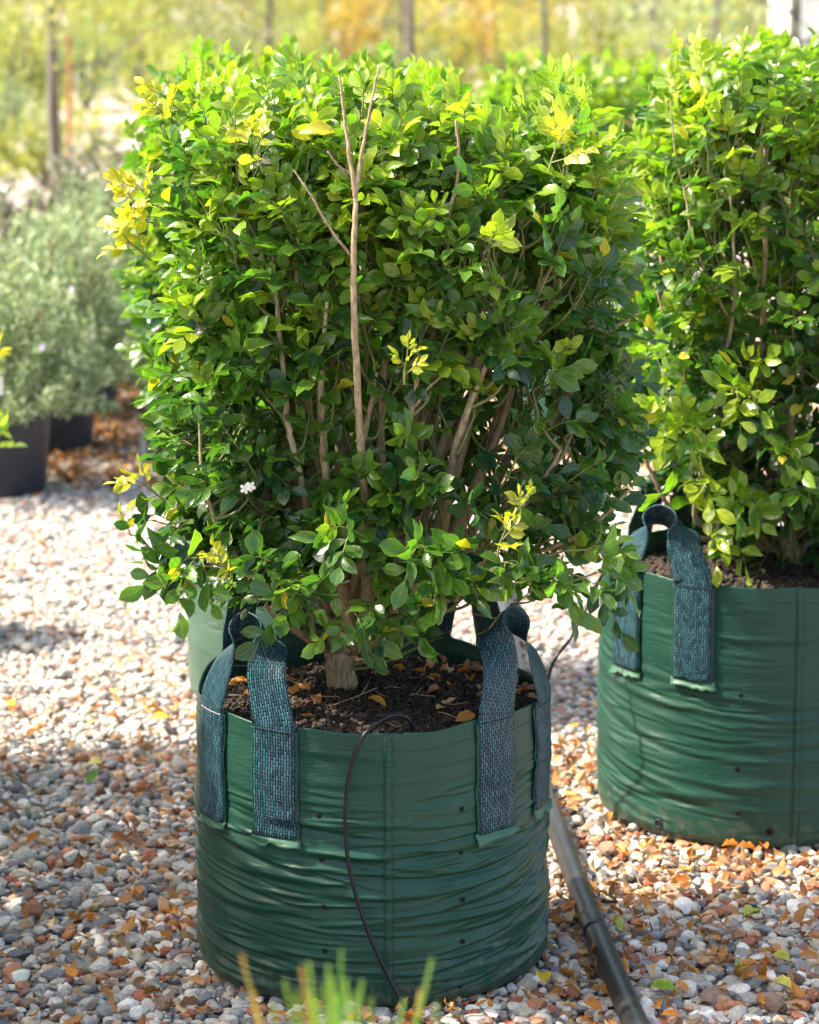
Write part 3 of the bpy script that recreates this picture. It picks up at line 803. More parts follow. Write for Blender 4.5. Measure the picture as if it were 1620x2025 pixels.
def grow(s, base, cx, cy, zt, dh, n_shoot, ls, wx=1.0, n_inner=16, zmin=0.52, lean=(0, 0)):
    """random stems from the crown of the trunk, then leafy shoots through a clipped box-shaped crown"""
    rg = s.rg
    for k in range(n_inner):
        a = rg.uniform(0, 6.283); q = math.sqrt(rg.uniform(0.02, 1))
        e = np.array([cx + q * math.cos(a) * 0.36 * wx, cy + q * math.sin(a) * dh * 0.9, zt - rg.uniform(0.05, 0.35)])
        m1 = base + (e - base) * 0.33 + np.array([math.cos(a) * 0.06 * q, math.sin(a) * 0.06 * q, -0.02]) + rg.normal(0, 0.012, 3)
        m2 = base + (e - base) * 0.68 + np.array([math.cos(a) * 0.04 * q, math.sin(a) * 0.04 * q, 0.0]) + rg.normal(0, 0.015, 3)
        s.stem([base + rg.normal(0, 0.008, 3) * [1, 1, 0], m1, m2, e], [0.011, 0.0085, 0.006, 0.0028])
    S = np.vstack([smooth_path(p, r, 8)[0] for p, r in s.stems])
    for k in range(n_shoot):
        top = rg.random() < 0.20
        z = zt - rg.uniform(0.0, 0.10) if top else zmin + (zt - 0.05 - zmin) * rg.random() ** 0.82
        hw = float(half_width(z, zt)) * wx; hd = dh * hw / (0.41 * wx)
        a = rg.uniform(0, 6.283)
        if top: q = math.sqrt(rg.random())
        else: q = 1 - abs(rg.normal(0, 0.17)) if rg.random() < 0.85 else math.sqrt(rg.random())
        q = max(0.05, q)
        ca, sa = math.cos(a), math.sin(a); sup = (abs(ca) ** 6 + abs(sa) ** 6) ** (-1 / 6)
        P = np.array([cx + q * sup * ca * (hw - 0.05), cy + q * sup * sa * (hd - 0.05), z - 0.06])
        out = norm(np.array([ca, sa * 1.1, 0.0]))
        hrel = (z - zmin) / (zt - zmin)
        up = 0.35 + 1.15 * hrel + (1.1 if top else 0)
        d = norm(out * (0.95 - 0.45 * hrel) * (0.35 if top else 1) + np.array([0, 0, up]) + rg.normal(0, 0.30, 3))
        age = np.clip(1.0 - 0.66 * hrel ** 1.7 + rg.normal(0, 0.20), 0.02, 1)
        ln = rg.uniform(0.05, 0.11) + (0.03 if top else 0)
        droop = np.clip(0.75 - 0.75 * hrel + rg.normal(0, 0.15), 0, 1)
        # feed the shoot with a twig from the nearest stem below it
        dd = S - P; dist = np.linalg.norm(dd, axis=1) + 3 * np.maximum(dd[:, 2] + 0.06, 0); j = int(np.argmin(dist))
        if dist[j] < 0.17:
            A = S[j]; mid_ = 0.5 * (A + P) + np.array([0, 0, -0.015]) + rg.normal(0, 0.006, 3)
            s.tw.tube(smooth_path([A, mid_, P], [0.0034, 0.0026, 0.0019], 3)[0], np.linspace(0.0034, 0.0019, 7), 5, cap=False)
        s.shoot(P, d, out, ln, int(rg.integers(2, 5)), ls, age, droop)

LEAF_MESH = [mesh_np('leaf', v, f, None, u, True, M['leaf_obj']) for v, f, u in LEAVES]

def finish_shrub(s, name, loc, label, group, n_single=300, clear=(), clear_px=13, gaps=()):
    O, X, Z, L, C = (np.array(a) for a in (s.O, s.X, s.Z, s.L, s.C))
    cen = O + norm(X) * L[:, None] * 0.5
    px, py, dp = project(cen)
    drop = np.zeros(len(O), bool)
    for path, _ in clear:
        q, _ = smooth_path(path, np.ones(len(path)), 10); qx, qy, qd = project(q)
        for a, b_, c in zip(qx, qy, qd): drop |= (np.hypot(px - a, py - b_) < clear_px + 10) & (dp < c + 0.01)
    keepsome = s.rg.random(len(O)) < 0.58
    drop &= ~keepsome
    for gx, gy, gr, prob in gaps:
        drop |= (np.hypot(px - gx, py - gy) < gr) & (s.rg.random(len(O)) < prob)
    K = np.array(s.K); nr = len(s.rach)
    tot = np.bincount(K[K >= 0], minlength=nr); lost = np.bincount(K[(K >= 0) & drop], minlength=nr)
    dead = lost > 0.45 * tot
    pr = np.zeros(nr, bool); pr[list(s.prot)] = True; dead &= ~pr; drop &= ~((K >= 0) & pr[np.maximum(K, 0)])
    drop = np.where(K >= 0, dead[np.maximum(K, 0)] | (drop & (s.rg.random(len(O)) < 0.4)), drop)
    for q in np.where(~dead)[0]: s.tw.tube(s.rach[q], np.linspace(0.0011, 0.0006, len(s.rach[q])), 3, cap=False)
    k = ~drop; O, X, Z, L, C, px, py, dp = O[k], X[k], Z[k], L[k], C[k], px[k], py[k], dp[k]
    var = s.rg.integers(0, len(LEAVES), len(O))
    Xn = norm(X); Zn = norm(Z - (Z * Xn).sum(1, keepdims=True) * Xn)
    cen = O + Xn * L[:, None] * 0.5
    view = norm(np.array([0, 0, CAM_H]) - cen)
    area = (L / dp) ** 2 * (0.15 + np.abs((Zn * view).sum(1)))
    root = empty(name, loc); tag(root, label, 'shrub', group)
    off = np.array(loc)
    single = np.zeros(len(O), bool)
    if n_single:
        cell = 21.0; best = {}
        for i in range(len(O)):
            if not (0 < px[i] < 1620 and 0 < py[i] < 2025): continue
            key = (int(px[i] // cell), int(py[i] // cell))
            if key not in best or dp[i] < dp[best[key]]: best[key] = i
        cand = sorted(best.values(), key=lambda i: -area[i])[:n_single]
        single[cand] = True
        for i in cand:
            o = link('leaf', LEAF_MESH[var[i]], root); o.matrix_local = frame_matrix(O[i] - off, X[i], Z[i], L[i]); o.color = (*C[i], 1)
    r = ~single
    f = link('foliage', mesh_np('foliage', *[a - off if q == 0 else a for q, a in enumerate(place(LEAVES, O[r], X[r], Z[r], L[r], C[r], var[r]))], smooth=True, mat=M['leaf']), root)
    f['kind'] = 'stuff'
    for p, rad in s.stems:
        pp, rr = smooth_path(p - off, rad, 6)
        pp = pp + s.rg.normal(0, 0.0005, pp.shape)
        V, F, uv = tube(pp, rr, 12, knobble=0.035, rng=s.rg)
        link('stem', mesh_np('stem', V, F, None, uv, True, M['bark']), root)
    s.tw.V = [v - off for v in s.tw.V]
    link('twigs', s.tw.mesh('twigs', M['twig']), root)['kind'] = 'stuff'
    return root

def pxstem(lst): return [pix(x, y, Y) for x, y, Y, r in lst], [r * (0.00058 if r < 16 else 0.001) for x, y, Y, r in lst]

# --- shrub in the wrinkled bag
S1 = Shrub(101)
b1 = pix(685, 1388, 4.34); b1[2] = 0.43
trunk = [(685, 1392, 4.34, 27), (674, 1330, 4.335, 24), (664, 1285, 4.33, 19)]
front = [
    [(664, 1290, 4.33, 17), (690, 1180, 4.26, 13), (728, 1060, 4.17, 11.5), (716, 920, 4.09, 10.5), (707, 760, 4.05, 9.5), (700, 600, 4.03, 8.5), (700, 490, 4.03, 7.5), (703, 390, 4.04, 6.5), (690, 300, 4.05, 5), (680, 225, 4.06, 4), (672, 150, 4.07, 3)],
    [(702, 392, 4.04, 6), (718, 290, 4.05, 4.5), (735, 205, 4.06, 3.5), (750, 128, 4.07, 2.5)],
    [(694, 506, 4.03, 4.2), (650, 448, 4.03, 3.6), (615, 385, 4.04, 3), (580, 335, 4.05, 2.2)],
    [(705, 350, 4.05, 4), (672, 330, 4.04, 3.2), (648, 300, 4.04, 2.4)],
    [(695, 1270, 4.31, 15), (714, 1214, 4.28, 12), (738, 1160, 4.25, 10), (748, 1100, 4.2, 9.5), (778, 1035, 4.14, 9), (800, 920, 4.09, 8), (812, 825, 4.08, 7.5), (827, 745, 4.08, 6.5), (830, 690, 4.09, 5), (832, 640, 4.1, 3)],
    [(814, 812, 4.08, 4.5), (850, 765, 4.06, 3.4), (885, 735, 4.06, 2.2)],
    [(718, 1205, 4.27, 7), (760, 1195, 4.2, 5.5), (800, 1175, 4.15, 4.8), (842, 1130, 4.1, 3)],
    [(655, 1290, 4.33, 14), (605, 1261, 4.25, 11), (562, 1232, 4.18, 10), (534, 1203, 4.14, 9), (480, 1120, 4.12, 7), (430, 1040, 4.12, 6), (400, 930, 4.13, 5), (395, 820, 4.14, 4)],
    [(660, 1285, 4.33, 13), (635, 1150, 4.24, 11), (600, 968, 4.12, 9), (585, 905, 4.10, 8.5), (569, 835, 4.09, 8), (560, 732, 4.09, 7), (548, 600, 4.1, 6), (540, 480, 4.12, 5), (536, 380, 4.13, 3.5)],
    [(720, 1290, 4.33, 14), (800, 1230, 4.28, 12), (911, 1159, 4.2, 10.5), (963, 1093, 4.16, 9.5), (1007, 1041, 4.14, 8.5), (1037, 993, 4.13, 7), (1089, 926, 4.12, 5.5), (1110, 890, 4.12, 4)],
    [(860, 1200, 4.26, 9), (1026, 1107, 4.18, 7.5), (1115, 1072, 4.15, 6.5), (1170, 1041, 4.14, 5.5), (1244, 970, 4.13, 3.5)],
    [(1020, 1112, 4.18, 4), (1060, 1105, 4.15, 3.2), (1130, 1085, 4.12, 2)],
    [(900, 1170, 4.32, 11), (1000, 1000, 4.3, 10), (1074, 874, 4.28, 9), (1096, 826, 4.27, 8.5), (1144, 752, 4.26, 8), (1193, 667, 4.25, 6.5), (1263, 618, 4.25, 4)],
    [(1030, 1010, 4.3, 8), (1111, 959, 4.24, 7), (1178, 911, 4.22, 6), (1241, 870, 4.22, 3.5)],
    [(855, 937, 4.32, 9), (941, 778, 4.27, 8), (985, 705, 4.22, 7), (1022, 641, 4.2, 6.5), (1055, 585, 4.2, 6), (1096, 522, 4.2, 4)],
    [(800, 920, 4.30, 9), (850, 700, 4.22, 8), (884, 495, 4.12, 6.5), (887, 427, 4.1, 6), (905, 359, 4.09, 5), (907, 291, 4.09, 4), (901, 237, 4.09, 2.5)],
    [(410, 1112, 4.08, 3.2), (470, 1128, 4.12, 4), (520, 1160, 4.14, 5)],
]
S1.stem(*pxstem(trunk))
for k_, st in enumerate(front): S1.stem(*pxstem([(x, y, Y + (0.035 if k_ < 2 else 0.05), r) for x, y, Y, r in st]))
grow(S1, b1 + [0.02, 0, 0.08], -0.022, 4.36, 1.335, 0.30, 690, 0.0485, n_inner=26, zmin=0.59)
# low sprays hanging in front of the soil and at the sides, and the golden new growth on the edges
rg1 = S1.rg
for (x, y, Y, n_) in ((420, 1120, 4.03, 4), (620, 1130, 4.05, 5), (690, 1150, 4.03, 5), (760, 1255, 4.06, 3), (660, 1190, 4.05, 4), (560, 1120, 4.06, 4), (840, 1200, 4.03, 5), (900, 1190, 4.04, 4),
                      (1000, 1150, 4.02, 4), (1050, 1170, 4.02, 4), (1120, 1090, 4.05, 4), (370, 1030, 4.06, 4), (350, 1060, 4.06, 3), (1130, 1150, 4.06, 3), (990, 1060, 4.05, 4), (400, 1150, 4.05, 3), (720, 1060, 4.03, 4), (820, 1080, 4.04, 4), (880, 1100, 4.04, 4)):
    P = pix(x, y, Y + 0.05); o_ = norm(np.array([(x - 735) / 400, -1.0, 0]))
    S1.shoot(P, norm(o_ * 0.9 + np.array([0, 0, 0.25]) + rg1.normal(0, 0.25, 3)), o_, 0.06, n_, 0.052, 0.8 + rg1.normal(0, 0.12), 0.85)
r0_ = len(S1.rach)
for (x, y, Y, n_) in ((790, 1205, 4.12, 2), (870, 1150, 4.08, 2), (700, 1195, 4.07, 2), (615, 1175, 4.07, 2), (400, 1095, 4.03, 3), (1062, 1130, 4.0, 2), (980, 1112, 4.03, 2), (740, 1180, 4.12, 1), (360, 1085, 4.08, 2), (1120, 1130, 4.05, 2)):
    P = pix(x, y, Y + 0.03); o_ = norm(np.array([(x - 735) / 500, -1.0, 0]))
    S1.shoot(P, norm(o_ * 0.8 + np.array([0, 0, 0.05]) + rg1.normal(0, 0.2, 3)), o_, 0.035, n_, 0.052, 0.8 + rg1.normal(0, 0.12), 1.0)
S1.prot = set(range(r0_, len(S1.rach)))
for (x, y, Y, g, l) in ((305, 375, 4.16, 0.85, 0.036), (290, 405, 4.18, 0.8, 0.040), (275, 475, 4.2, 0.7, 0.032), (330, 210, 4.2, 0.6, 0.03), (345, 190, 4.22, 0.7, 0.028), (520, 300, 4.06, 0.6, 0.028), (1085, 300, 4.06, 0.8, 0.034),
                        (985, 1060, 4.0, 0.55, 0.028), (1020, 1010, 4.02, 0.55, 0.026), (275, 1050, 4.1, 0.55, 0.03), (430, 1120, 4.0, 0.5, 0.026), (300, 950, 4.12, 0.6, 0.034), (800, 720, 4.0, 0.4, 0.026)):
    g *= 0.72 if x > 320 else 0.85
    P = pix(x + (25 if x < 500 else 0), y + 40, Y); o_ = norm(np.array([(x - 735) / 500, -0.5, 0]))
    S1.shoot(P, norm(o_ * (1.0 if x < 400 else 0.3) + np.array([0, 0, 0.8])), o_, 0.05, 3, l, 0.05, 0.05, g)
S1.leaflet(pix(665, 262, 3.99), np.array([-1, 0.05, 0.12]), np.array([0, -0.75, 0.6]), 0.056, GOLD * np.array([0.75, 0.85, 0.6]))
cl = [pxstem(front[i]) for i in (0, 1)]
GAPS1 = [(270, 1135, 60, 0.85), (325, 1185, 50, 0.85), (235, 1050, 35, 0.6), (360, 1120, 30, 0.4)] + [(950, 1200, 50, 0.6), (860, 1270, 55, 0.85), (1050, 1160, 40, 0.5), (960, 1270, 50, 0.9), (800, 1000, 40, 0.4), (1000, 960, 50, 0.45), (1060, 1010, 40, 0.45), (680, 1120, 50, 0.4), (900, 1060, 50, 0.4), (1080, 760, 45, 0.4), (940, 800, 40, 0.35)] + [(455, 1190, 30, 0.6), (520, 1200, 35, 0.6), (1010, 1195, 30, 0.5)] + [(300, 1230, 75, 1.0), (250, 1160, 60, 0.9), (230, 1080, 45, 0.7), (340, 1310, 70, 1.0), (920, 1310, 60, 0.9), (1170, 1230, 50, 0.9)] + [(450, 1215, 45, 0.97), (515, 1225, 45, 0.97), (1030, 1245, 35, 0.9)] + [(1130, 1185, 50, 0.75), (1175, 1130, 35, 0.6), (1100, 1225, 50, 0.8)] + [(480, 1232, 42, 0.95), (640, 1215, 60, 0.6), (735, 1190, 50, 0.55), (560, 1230, 40, 0.7), (700, 1270, 45, 0.8), (850, 1245, 45, 0.5), (1020, 1225, 35, 0.8)] + [(x, 1352, 62, 0.95) for x in range(430, 1060, 50)] + [(x, 1425, 62, 1.0) for x in range(400, 1100, 50)] + [(440, 1290, 45, 0.9), (540, 1295, 48, 0.9), (480, 1262, 30, 0.85), (990, 1285, 50, 0.92), (1045, 1285, 40, 0.92), (1020, 1250, 30, 0.8), (380, 1180, 40, 0.85), (350, 1250, 60, 0.95), (690, 1330, 60, 0.9), (600, 1290, 45, 0.85)] + [(1120, 900, 45, 0.75), (1150, 1120, 45, 0.6), (1085, 1075, 28, 0.6), (1010, 1215, 40, 0.9), (640, 1270, 60, 0.75), (1130, 820, 30, 0.5), (900, 1250, 60, 0.6)]
shrub1 = finish_shrub(S1, 'clipped_shrub', (b1[0], b1[1], 0.42), 'box clipped glossy green shrub rooted in the wrinkled bag with the drip tube', 'clipped shrubs in green bags', 300, cl, 4, GAPS1)

# --- shrub in the fuller bag
S2 = Shrub(202)
b2 = pix(1575, 1160, 5.24); b2[2] = 0.44
S2.stem(*pxstem([(1575, 1165, 5.2, 27), (1568, 1110, 5.2, 23), (1562, 1075, 5.2, 17), (1556, 1010, 5.2, 11), (1530, 900, 5.18, 10), (1512, 805, 5.12, 9.5), (1509, 652, 5.08, 8.5), (1513, 475, 5.02, 8), (1508, 312, 5.02, 6), (1507, 253, 5.03, 4.5), (1524, 202, 5.04, 3)]))
f2 = [[(1575, 1110, 5.2, 14), (1607, 1050, 5.2, 12), (1640, 960, 5.2, 11), (1660, 800, 5.2, 9)],
      [(1560, 1090, 5.22, 12), (1470, 960, 5.12, 9), (1411, 790, 5.0, 7.5), (1436, 707, 4.98, 7), (1451, 606, 4.97, 6.5), (1453, 534, 4.97, 5.5), (1444, 374, 4.98, 3.5)],
      [(1446, 640, 4.98, 5), (1406, 558, 4.97, 4.2), (1370, 475, 4.97, 3.8), (1358, 401, 4.98, 3.4), (1335, 297, 4.99, 3), (1326, 200, 5.0, 2)],
      [(1555, 1085, 5.22, 12), (1450, 1080, 5.15, 10), (1400, 1045, 5.1, 10), (1375, 1019, 5.06, 9), (1381, 897, 5.03, 8), (1359, 774, 5.02, 6.5), (1347, 682, 5.02, 5), (1320, 646, 5.02, 4), (1295, 560, 5.03, 3)],
      [(1556, 1090, 5.22, 12), (1400, 1068, 5.12, 9), (1356, 1050, 5.1, 8.5), (1310, 980, 5.08, 7.5), (1268, 891, 5.08, 6)],
      [(1560, 1040, 5.2, 9), (1535, 800, 5.1, 7.5), (1542, 564, 5.0, 5.5), (1560, 445, 4.99, 4.5), (1564, 383, 5.0, 3)]]
for st in f2: S2.stem(*pxstem([(x, y, Y + 0.05, r) for x, y, Y, r in st]))
grow(S2, b2 + [0.0, 0, 0.09], 0.815, 5.26, 1.37, 0.34, 770, 0.0495, wx=1.02, n_inner=20, zmin=0.56)
rg2 = S2.rg
for (x, y, n_) in ((1400, 1030, 4), (1440, 1060, 4), (1330, 800, 4), (1460, 780, 4), (1370, 850, 4), (1390, 960, 4), (1300, 720, 4), (1480, 1000, 4), (1560, 900, 4), (1590, 980, 3), (1330, 1000, 3)):
    P = pix(x, y - 20, 5.0); o_ = norm(np.array([-0.25, -1.0, 0]))
    S2.shoot(P, norm(o_ + np.array([0, 0, 0.1])), o_, 0.05, n_, 0.056, 0.42 + rg2.normal(0, 0.14), 0.8)
shrub2 = finish_shrub(S2, 'clipped_shrub', (b2[0], b2[1], 0.43), 'box clipped glossy green shrub rooted in the fuller bag with eyelets', 'clipped shrubs in green bags', 300, [pxstem(f2[1])], -2,
                      [(1370, 1060, 42, 0.9), (1310, 1000, 30, 0.7), (1345, 1015, 38, 0.85), (1270, 1050, 35, 0.9), (1290, 1030, 42, 0.9), (1330, 1050, 35, 0.9), (1240, 1090, 50, 0.95), (1290, 1075, 45, 0.92), (1350, 1080, 45, 0.92), (1385, 1140, 40, 0.9), (1240, 1160, 60, 1.0), (1340, 1170, 60, 1.0), (1450, 1170, 60, 0.9), (1450, 900, 35, 0.5), (1300, 1060, 40, 0.7), (1480, 930, 30, 0.5), (1530, 960, 35, 0.6), (1560, 1080, 60, 0.85), (1500, 1100, 40, 0.6)])

# --- shrub in the bleached bag behind, and more of the same kind further off and out of view
S3 = Shrub(303)
b3 = np.array([BAG3['x'], BAG3['y'], 0.43])
S3.stem([b3, b3 + [0.01, 0, 0.08]], [0.026, 0.02])
grow(S3, b3 + [0.01, 0, 0.07], BAG3['x'] - 0.02, BAG3['y'] + 0.02, 1.33, 0.33, 560, 0.051, n_inner=16, zmin=0.56)
shrub3 = finish_shrub(S3, 'clipped_shrub', (b3[0], b3[1], 0.42), 'box clipped green shrub rising behind, rooted in the sun bleached bag', 'clipped shrubs in green bags', 120)
# plain shrub for the distant spot and an unseen row added to cast shade
S4 = Shrub(404)
b4 = np.array([0.0, 0.0, 0.43])
S4.stem([b4, b4 + [0.01, 0, 0.08]], [0.026, 0.02])
grow(S4, b4 + [0.01, 0, 0.07], 0.0, 0.0, 1.38, 0.34, 290, 0.055, n_inner=14, zmin=0.54)
shrub4 = finish_shrub(S4, 'clipped_shrub', (0, 0, 0.42), '', 'clipped shrubs in green bags', 0)
B4 = dict(x=0.0, y=0.0, r=0.285, h=0.45)
bag4, _, _ = make_bag(B4, 47, M['bag_pale'], 180, 60, 50, 10.0, handles=[(-50, -22, 0.27, 0.27, 0.076, 0.15, 0.02, False), (40, 68, 0.27, 0.27, 0.076, 0.15, 0.02, False)], label='x', group='green grow bags', detail=False)
soil(B4, 0.014, 0.41, 'x'); soil4 = bpy.data.objects['potting_soil.003']
SPOTS = [((0.62, 9.6), 0.3, 'box clipped shrub in the distance between the two near shrubs', 'grow bag in the distance behind the black pipe', 'soil in the distant grow bag'),
         ((-1.40, 5.30), 2.0, 'unseen box clipped shrub at the far end of the added shading row', 'unseen grow bag at the far end of the added shading row', 'soil in the unseen bag at the far end of the added shading row'),
         ((-1.38, 4.55), 4.1, 'unseen box clipped shrub added to shade the gravel next to the wrinkled bag', 'unseen grow bag of the added shading row, level with the wrinkled bag', 'soil in the unseen added bag level with the wrinkled bag'),
         ((-1.36, 3.82), 5.2, 'unseen box clipped shrub last but one in the added shading row', 'unseen grow bag last but one in the added shading row', 'soil in the unseen bag last but one in the added shading row'),
         ((-1.36, 3.08), 0.9, 'unseen box clipped shrub at the near end of the added shading row', 'unseen grow bag at the near end of the added shading row', 'soil in the unseen bag at the near end of the added shading row')]
for q, ((x, y), rz, l1, l2, l3) in enumerate(SPOTS):
    a = shrub4 if q == 0 else copy_tree(shrub4); b_ = bag4 if q == 0 else copy_tree(bag4); c_ = soil4 if q == 0 else copy_tree(soil4)
    a.scale = (1, 1, 0.88 if q == 0 else 1.04); a.location = (x, y, 0.42); a.rotation_euler[2] = rz; b_.location = (x, y, 0); b_.rotation_euler[2] = 0.4 * q; c_.location = (x, y, 0)
    a['label'] = l1; b_['label'] = l2; c_['label'] = l3

# white blossom on the near shrub
fl = empty('blossom', (0, 0, 0)); fl.parent = shrub1
PETAL = leaf_shape(0.30, 0.6, 0.1, 0.25, 0.02, 0, 77)
for q, (dx, dz) in enumerate(((0, 0), (0.008, 0.003))):
    c0 = pix(485, 966, 3.99) + np.array([dx, 0, dz]) - np.array(shrub1.location)
    n_ = 5; O_ = np.tile(c0, (n_, 1)); aa = np.arange(n_) * 1.2566 + q
    X_ = np.stack([np.cos(aa), np.full(n_, -0.3), np.sin(aa)], -1)
    link('flower', mesh_np('flower', *place([PETAL], O_, X_, np.tile([0.1, -1, 0.3], (n_, 1)), np.full(n_, 0.0085), np.tile([0.8, 0.79, 0.74], (n_, 1)), np.zeros(n_, int)), smooth=True, mat=M['petal']), fl)

# ------------------------------------------------------------------ irrigation
pp = [pixg(x, y, 0.022) for x, y in ((1300, 2110), (1255, 2020), (1205, 1905), (1168, 1815), (1135, 1730), (1108, 1655), (1082, 1590))]
pp.append(pp[-1] + np.array([-0.02, 0.5, 0])); pp.append(pp[-1] + np.array([0.0, 1.6, 0]))
pa, _ = smooth_path(pp, np.ones(len(pp)), 8)
pipe = empty('irrigation_pipe', (pp[1][0], pp[1][1], 0)); tag(pipe, 'thick black polyethylene water pipe lying on the gravel past the wrinkled bag', 'pipe')
Vp, Fp, up = tube(pa - np.array([pp[1][0], pp[1][1], 0]), 0.0200, 20)
link('pipe_run', mesh_np('pipe_run', Vp, Fp, None, up, True, M['poly']), pipe)
j = 22
link('joiner', mesh_np('joiner', *tube(pa[j - 1:j + 3] - np.array([pp[1][0], pp[1][1], 0]), [0.0202, 0.0207, 0.0207, 0.0202], 20)[:2], None, None, True, M['poly']), pipe)

def drip(pts, r, label):
    q, _ = smooth_path(pts, np.ones(len(pts)), 10)
    o = link('drip_tube', mesh_np('drip_tube', *tube(q, r, 10)[:2], None, None, True, M['tube'])); tag(o, label, 'tube')
fy = lambda px, z: BAG1['y'] - math.sqrt(max(0.0, (BAG1['r'] + 0.009) ** 2 - ((px - 810) / FPX * 4.33 - BAG1['x']) ** 2))
dpts = [pix(818, 1445, 4.085), pix(806, 1420, 4.075), pix(778, 1414, 4.065), pix(745, 1430, 4.045), pix(715, 1462, 4.030), pix(696, 1510, 4.026), pix(685, 1575, 4.024), pix(683, 1640, 4.024), pix(690, 1710, 4.024), pix(707, 1780, 4.022), pix(735, 1860, 4.020), pix(775, 1945, 4.018), pix(808, 2000, 4.005), pix(850, 2060, 3.95)]
dpts[-1][2] = max(dpts[-1][2], 0.012)
drip(dpts, 0.0033, 'thin black drip tube curving over the rim and down the wrinkled bag')
d2 = [np.array([0.24, 5.15, 0.045]), pix(1085, 1338, 5.0), pix(1128, 1262, 5.02), pix(1165, 1192, 5.05), pix(1195, 1130, 5.06), pix(1225, 1112, 5.1), pix(1240, 1135, 5.12)]
drip(d2, 0.0032, 'thin black drip tube rising from the pipe into the fuller bag')
# bent riser with a dark fitting out on the gravel
ri = empty('riser_pipe', tuple(pixg(245, 972, 0.0))); tag(ri, 'bent grey riser pipe with a black fitting on the gravel by the black pots', 'pipe')
base = np.array(ri.location)
rp_ = [pixg(240, 975, 0.02) - base, pixg(262, 965, 0.02) - base, pixg(278, 945, 0.03) - base, pix(282, 900, 8.75) - base, pix(284, 850, 8.75) - base]
q_, _ = smooth_path(rp_, np.ones(5), 6)
link('pipe_run', mesh_np('pipe_run', *tube(q_, 0.011, 10)[:2], None, None, True, M['greypipe']), ri)
link('fitting', mesh_np('fitting', *tube(np.array([[-0.045, 0, 0.024], [-0.03, 0, 0.026], [0.01, 0, 0.026], [0.03, 0, 0.024]]), [0.014, 0.022, 0.022, 0.015], 14)[:2], None, None, True, M['pot']), ri)

# ------------------------------------------------------------------ fallen leaves
DRYC = np.array([(0.42, 0.19, 0.05), (0.50, 0.27, 0.10), (0.36, 0.16, 0.06), (0.50, 0.35, 0.20), (0.26, 0.13, 0.07), (0.48, 0.19, 0.03)])
DRY_MESH = [mesh_np('fallen_leaf', v, f, None, u, True, M['dry_leaf_obj']) for v, f, u in DRY]
def litter_pose(P, z, n, lmin=0.020, lmax=0.039):
    a = rng.uniform(0, 6.283, n)
    O = np.column_stack([P, z + rng.uniform(0, 0.010, n)])
    X = np.column_stack([np.cos(a), np.sin(a), rng.normal(0.1, 0.28, n)])
    Z = np.column_stack([rng.normal(0, 0.5, (n, 2)), np.where(rng.random(n) < 0.4, -1, 1)])
    return O, X, Z, rng.uniform(lmin, lmax, n), rng.integers(0, len(DRY), n)
def density(P):
    # thicker around and to the lee of the bags
    d = np.full(len(P), 0.45)
    for bx, by, br in BAGS_XY[:2]: d += 0.75 * np.exp(-(np.maximum(np.hypot(P[:, 0] - bx, P[:, 1] - by) - br, 0) / 0.30) ** 2)
    d += 0.5 * ((P[:, 0] > 0.2) & (P[:, 1] < 5.4))
    d *= np.where((P[:, 1] > 6.0) & (P[:, 1] < 8.6), 0.16, 1) 
    d = np.where((P[:, 1] > 8.6), 1.4, d)
    return d
n0 = 21000
P = np.column_stack([rng.uniform(-2.1, 2.1, n0), rng.uniform(3.5, 10.8, n0)])
keep = (np.abs(P[:, 0]) < 0.175 * P[:, 1] + 0.25) & (rng.random(n0) < density(P) * 0.62)
for bx, by, br in BAGS_XY: keep &= np.hypot(P[:, 0] - bx, P[:, 1] - by) > br + 0.012
P = P[keep]; n = len(P)
O, X, Z, L, V = litter_pose(P, 0.010, n)
C = DRYC[rng.integers(0, len(DRYC), n)] * rng.uniform(0.5, 1.15, (n, 1))
px, py, dp = project(O)
vis = (px > 10) & (px < 1610) & (py < 2015) & (py > 900)
for bx, by, br in BAGS_XY[:2]: vis &= ~((np.abs(O[:, 0] / O[:, 1] - bx / by) < br / by) & (O[:, 1] > by))
sel = np.argsort(-(L / dp) * vis)[:210]
shade_lab = {True: ('crisp orange-brown fallen leaf lying on the gravel', 'orange-brown leaves on the gravel'), False: ('pale tan curled fallen leaf lying on the gravel', 'pale tan leaves on the gravel')}
for i in sel:
    o = link('fallen_leaf', DRY_MESH[V[i]]); o.matrix_world = frame_matrix(O[i], X[i], Z[i], L[i]); o.color = (*C[i], 1)
    lb, g = shade_lab[bool(C[i][0] / C[i][1] > 1.75)]
    tag(o, lb, 'leaf', g)
r = np.ones(n, bool); r[sel] = False
O2, X2, Z2, L2, V2 = litter_pose(np.column_stack([rng.uniform(-1.75, -0.45, 2600), rng.uniform(8.75, 12.5, 2600)]), 0.012, 2600, 0.03, 0.055)
C2 = DRYC[rng.integers(0, len(DRYC), 2600)] * rng.uniform(0.3, 0.7, (2600, 1)) * np.array([0.85, 0.92, 1.0])
O, X, Z, L, V, C, r = np.vstack([O, O2]), np.vstack([X, X2]), np.vstack([Z, Z2]), np.r_[L, L2], np.r_[V, V2], np.vstack([C, C2]), np.r_[r, np.ones(2600, bool)]
lit = link('leaf_litter', mesh_np('leaf_litter', *place(DRY, O[r], X[r], Z[r], L[r], C[r], V[r]), smooth=True, mat=M['dry_leaf']))
tag(lit, 'scattered dry brown leaf litter over the gravel', 'leaf litter', kind='stuff')
